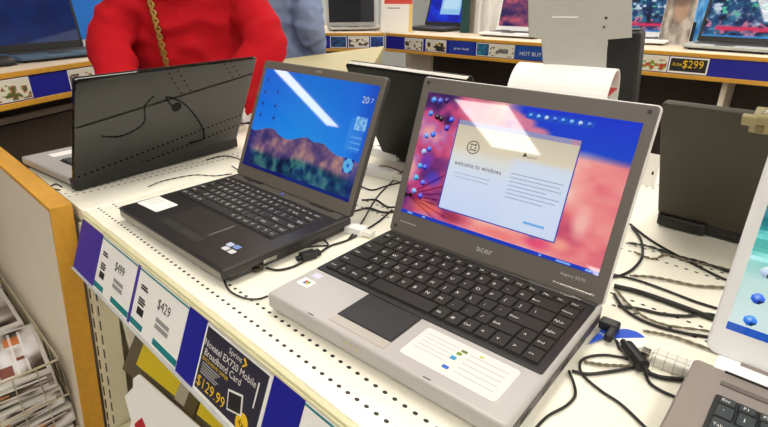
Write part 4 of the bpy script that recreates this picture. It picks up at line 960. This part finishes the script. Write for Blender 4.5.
# ------------------------------------------------------------------ people
def fuse(name, parts, m, parent, vox, smooth=6, fold=0, fscale=9, seed=0):
    """parts: functions drawing closed islands into a bmesh; fused to one continuous surface"""
    bm = bmesh.new()
    for f in parts: f(bm)
    bmesh.ops.recalc_face_normals(bm, faces=bm.faces)
    me = bpy.data.meshes.new('tmp'); bm.to_mesh(me); bm.free(); o = bpy.data.objects.new('tmp', me); COL.objects.link(o)
    md = o.modifiers.new('r', 'REMESH'); md.mode = 'VOXEL'; md.voxel_size = vox
    ms = o.modifiers.new('s', 'SMOOTH'); ms.iterations = smooth; ms.factor = .5
    dg = bpy.context.evaluated_depsgraph_get(); me2 = bpy.data.meshes.new_from_object(o.evaluated_get(dg)); bpy.data.objects.remove(o)
    if fold:
        from mathutils import noise as mn
        off = Vector((seed*3.1, seed*1.7, 0))
        ds = []
        for v in me2.vertices:
            p = v.co; q = Vector((p.x*fscale, p.y*fscale, p.z*fscale*1.4))+off
            ds.append(v.normal*(fold*(1-abs(mn.noise(q))*2.2)+fold*.5*mn.noise(q*2.3)))
        for v, d in zip(me2.vertices, ds): v.co += d
    me2.name = name
    return link(name, me2, m, parent, None, True)
def loft(sections, seg=20):
    """sections: (centre, rx, ry, rz) ellipses stacked; closed ends"""
    def f(bm):
        rings = []
        for c, rx, ry, rz in sections:
            c = Vector(c); ca, sa = math.cos(rz), math.sin(rz)
            rings.append([bm.verts.new(c+Vector((ca*rx*math.cos(t)-sa*ry*math.sin(t), sa*rx*math.cos(t)+ca*ry*math.sin(t), 0))) for t in [2*math.pi*i/seg for i in range(seg)]])
        for a, b in zip(rings, rings[1:]):
            for j in range(seg): bm.faces.new((a[j], a[(j+1) % seg], b[(j+1) % seg], b[j]))
        bm.faces.new(rings[0][::-1]); bm.faces.new(rings[-1])
    return f
def limb(pts, rs, seg=12, k=6):
    def f(bm):
        n_ = len(rs)-1
        def r(t):
            x = t*n_; i = min(int(x), n_-1); return rs[i]+(rs[i+1]-rs[i])*(x-i)
        tube(bm, pts, r, seg, k)
    return f
def ball(c, rx, ry, rz):
    def f(bm):
        g = bmesh.ops.create_uvsphere(bm, u_segments=16, v_segments=12, radius=1)
        for v in g['verts']: v.co = Vector((c[0]+v.co.x*rx, c[1]+v.co.y*ry, c[2]+v.co.z*rz))
    return f
def hand(wrist, fwd, upv, side, curl=.5):
    """palm, four unequal bent fingers and a thumb leaving the side of the palm"""
    w_, f, u = Vector(wrist), Vector(fwd).normalized(), Vector(upv).normalized(); s = f.cross(u).normalized()*side
    out = [limb([w_, w_+f*.04, w_+f*.085], [.024, .036, .034], 12)]
    for i, (off, l) in enumerate(((-.029, .068), (-.010, .078), (.010, .073), (.028, .058))):
        b = w_+f*.08+s*off; m1 = b+f*l*.45-u*.006*curl; m2 = b+f*l*.75-u*.030*curl; e = b+f*l*.92-u*.055*curl
        out.append(limb([w_+f*.05+s*off*.7, b, m1, m2, e], [.0105, .0105, .0095, .0085, .0075], 8, 4))
    t0 = w_+f*.02-s*.026; out.append(limb([w_+f*.02, t0, t0+f*.028-s*.022-u*.006, t0+f*.055-s*.026-u*.018], [.013, .013, .011, .009], 8, 4))
    return out
skin = mat('skin', (214, 160, 132), .5, noise=.05, nscale=60)
redm = mat('red_wool', (176, 14, 26), .9, noise=.14, nscale=120, bump=.2, spec=.2)
trou = mat('dark_trousers', (36, 36, 42), .8)
hairm = mat('dark_hair', (40, 28, 20), .6)
shoem = mat('dark_shoe', (30, 26, 24), .5)
def person(name, loc, rz, label, top_m, leg_m, elbows, wrists, handdirs, sh, fold, straps=None, hemz=.90, lean=0, tw=(.185, .125), sl=(.072, .062, .052, .047), sw=.175):
    r = empty(name, loc, rz); tag(r, label, 'person')
    # local frame: x to the right of the view from the front (person's left), y = -facing ; person faces -y
    Z = Vector((0, 0, 1)); hipz = .92
    ch = Vector((0, lean, 1.22)); nk = Vector((0, lean*1.5, 1.44)); hd = Vector((0, lean*1.8-.02, 1.60))
    parts = [loft([((0, 0, .86), .15, .11, 0), ((0, 0, hipz), .165, .115, 0), ((0, lean*.5, 1.06), .14, .10, 0), (ch, .155, .105, 0), ((0, lean*1.3, 1.36), .165, .09, 0), ((0, lean*1.5, 1.43), .07, .06, 0)]),
             limb([nk-Z*.05, nk+Z*.03, hd-Z*.05], [.062, .055, .055]), ball(hd, .073, .092, .112), ball(hd+Vector((0, -.095, -.01)), .014, .02, .022),
             ball(hd+Vector((.074, .0, -.01)), .01, .018, .03), ball(hd+Vector((-.074, .0, -.01)), .01, .018, .03), ball(hd+Vector((0, -.07, -.055)), .03, .022, .018)]
    for sgn in (-1, 1):
        S = Vector((sgn*sw, lean*1.3, 1.37)); E2 = Vector(elbows[0 if sgn < 0 else 1]); W2 = Vector(wrists[0 if sgn < 0 else 1])
        parts.append(limb([S-Vector((sgn*.08, 0, -.01)), S, (S+E2)/2, E2, (E2+W2)/2, W2], [.05, .055, .048, .042, .036, .026], 12))
        fd = Vector(handdirs[0 if sgn < 0 else 1]); parts += hand(W2, fd, Z if abs(fd.z) < .8 else Vector((sgn, 0, 0)), -sgn)
        parts.append(limb([(sgn*.085, 0, .88), (sgn*.095, -.005, .50), (sgn*.098, .01, .27), (sgn*.10, .015, .08)], [.085, .058, .05, .038], 12))
        parts.append(limb([(sgn*.10, .03, .045), (sgn*.105, -.06, .04), (sgn*.11, -.15, .03)], [.04, .04, .026], 10))
    fuse('body', parts, skin, r, .0085, 3)
    # trousers
    tp_ = [loft([((0, 0, .80), .15, .12, 0), ((0, 0, hipz), .178, .128, 0), ((0, lean*.3, 1.0), .165, .12, 0)])]
    for sgn in (-1, 1): tp_.append(limb([(sgn*.085, 0, .9), (sgn*.098, 0, .50), (sgn*.10, .01, .27), (sgn*.102, .012, .06)], [.098, .078, .072, .068], 14))
    fuse('trousers', tp_, leg_m, r, .014, 4, .004, 8, 5)
    # jacket or shirt
    jk = [loft([((0, 0, hemz), tw[0], tw[1]+.01, 0), ((0, lean*.3, .98), tw[0]-.004, tw[1]+.005, 0), ((0, lean*.6, 1.08), tw[0]-.012, tw[1], 0), ((0, lean, 1.22), tw[0]-.004, tw[1], 0), ((0, lean*1.3, 1.35), tw[0], tw[1]-.02, 0), ((0, lean*1.45, 1.425), .09, .078, 0)])]
    for sgn in (-1, 1):
        S = Vector((sgn*sw, lean*1.3, 1.36)); E2 = Vector(elbows[0 if sgn < 0 else 1]); W2 = Vector(wrists[0 if sgn < 0 else 1]); W3 = E2+(W2-E2)*.90
        jk.append(limb([S-Vector((sgn*.08, 0, 0)), S, (S+E2)/2, E2, (E2+W3)/2, W3], [.07, sl[0]+.006, sl[0], sl[0]+.002, sl[1], sl[2]], 14))
    fuse('jacket', jk, top_m, r, .011, 5, fold, 9, sh)
    hair = [ball(hd+Vector((0, .012, .03)), .084, .098, .098), ball(hd+Vector((0, .05, -.04)), .075, .06, .10)]
    fuse('hair', hair, hairm, r, .012, 3, .004, 30, 2)
    for sgn in (-1, 1):
        fuse('shoe', [limb([(sgn*.10, .055, .045), (sgn*.105, -.05, .042), (sgn*.11, -.17, .034)], [.046, .048, .034], 12), loft([((sgn*.105, -.06, .001), .046, .125, 0), ((sgn*.105, -.06, .03), .046, .125, 0)])], shoem, r, .008, 2)
        bm = bmesh.new(); e = hd+Vector((sgn*.03, -.083, .012)); bmesh.ops.create_uvsphere(bm, u_segments=10, v_segments=8, radius=.011, matrix=Matrix.Translation(e)); obj('eye', bm, mat('eye_dark', (40, 30, 26), .2), r, smooth=True)
    return r
# person in red : faces the glossy laptop
pc = Vector((-.60, 1.74, 0)); rzA = R(27)
Mp = Matrix.Translation(pc) @ Matrix.Rotation(rzA, 4, 'Z'); Mi = Mp.inverted()
elL = Mi @ Vector((-.798, 1.56, HC+.280)); elR = Mi @ Vector((-.358, 1.60, HC+.250))
wrL = Mi @ Vector((-.73, 1.40, HC+.105)); wrR = Mi @ Vector((-.445, 1.505, HC+.115))
p1 = person('person', pc, rzA, 'person in a red wool jacket with a gold strap, typing on the glossy black laptop', redm, trou, (elL, elR), (wrL, wrR), (Mi.to_3x3() @ Vector((.25, -.6, -.18)), Mi.to_3x3() @ Vector((-.55, -.6, -.3))), 3, .012, tw=(.215, .13), sl=(.054, .052, .042), sw=.115)
# shoulder strap on the chest
sp = [Mi @ yx(x, y, Y) for x, y, Y in ((143, -30, 1.595), (150, 0, 1.585), (156, 22, 1.575), (161, 42, 1.575), (166, 62, 1.58), (170, 80, 1.60))]
bm = bmesh.new(); q = spline(sp, 10)
for ph in (0, math.pi):
    tube(bm, [p+Vector((math.cos(ph+i*.8)*.006, 0, math.sin(ph+i*.8)*.003)) for i, p in enumerate(q)], .005, 6, raw=True)
obj('shoulder_strap', bm, mat('gold_brown_chain', (150, 108, 46), .4, .3, noise=.5, nscale=200), p1, smooth=True)['label'] = 'twisted gold brown shoulder strap'
# person in pale blue further back, turned away
pale = mat('pale_blue_denim', (132, 146, 182), .85, noise=.12, nscale=40, bump=.15)
pb = Vector((-.585, 3.02, 0)); rzB = R(150)
p2 = person('person', pb, rzB, 'person in pale blue grey clothing standing behind the cream table', pale, pale, (Vector((-.22, .03, 1.12)), Vector((.24, .05, 1.14))), (Vector((-.20, -.06, .90)), Vector((.20, -.08, .92))), (Vector((0, -.3, -1)), Vector((0, -.3, -1))), 6, .014, tw=(.165, .125), hemz=.82, sl=(.075, .066, .058))

# ------------------------------------------------------------------ view
sc.view_settings.view_transform = 'Standard'; sc.view_settings.look = 'None'; sc.view_settings.gamma = 1; sc.view_settings.use_curve_mapping = False
sc.view_settings.exposure = -.72
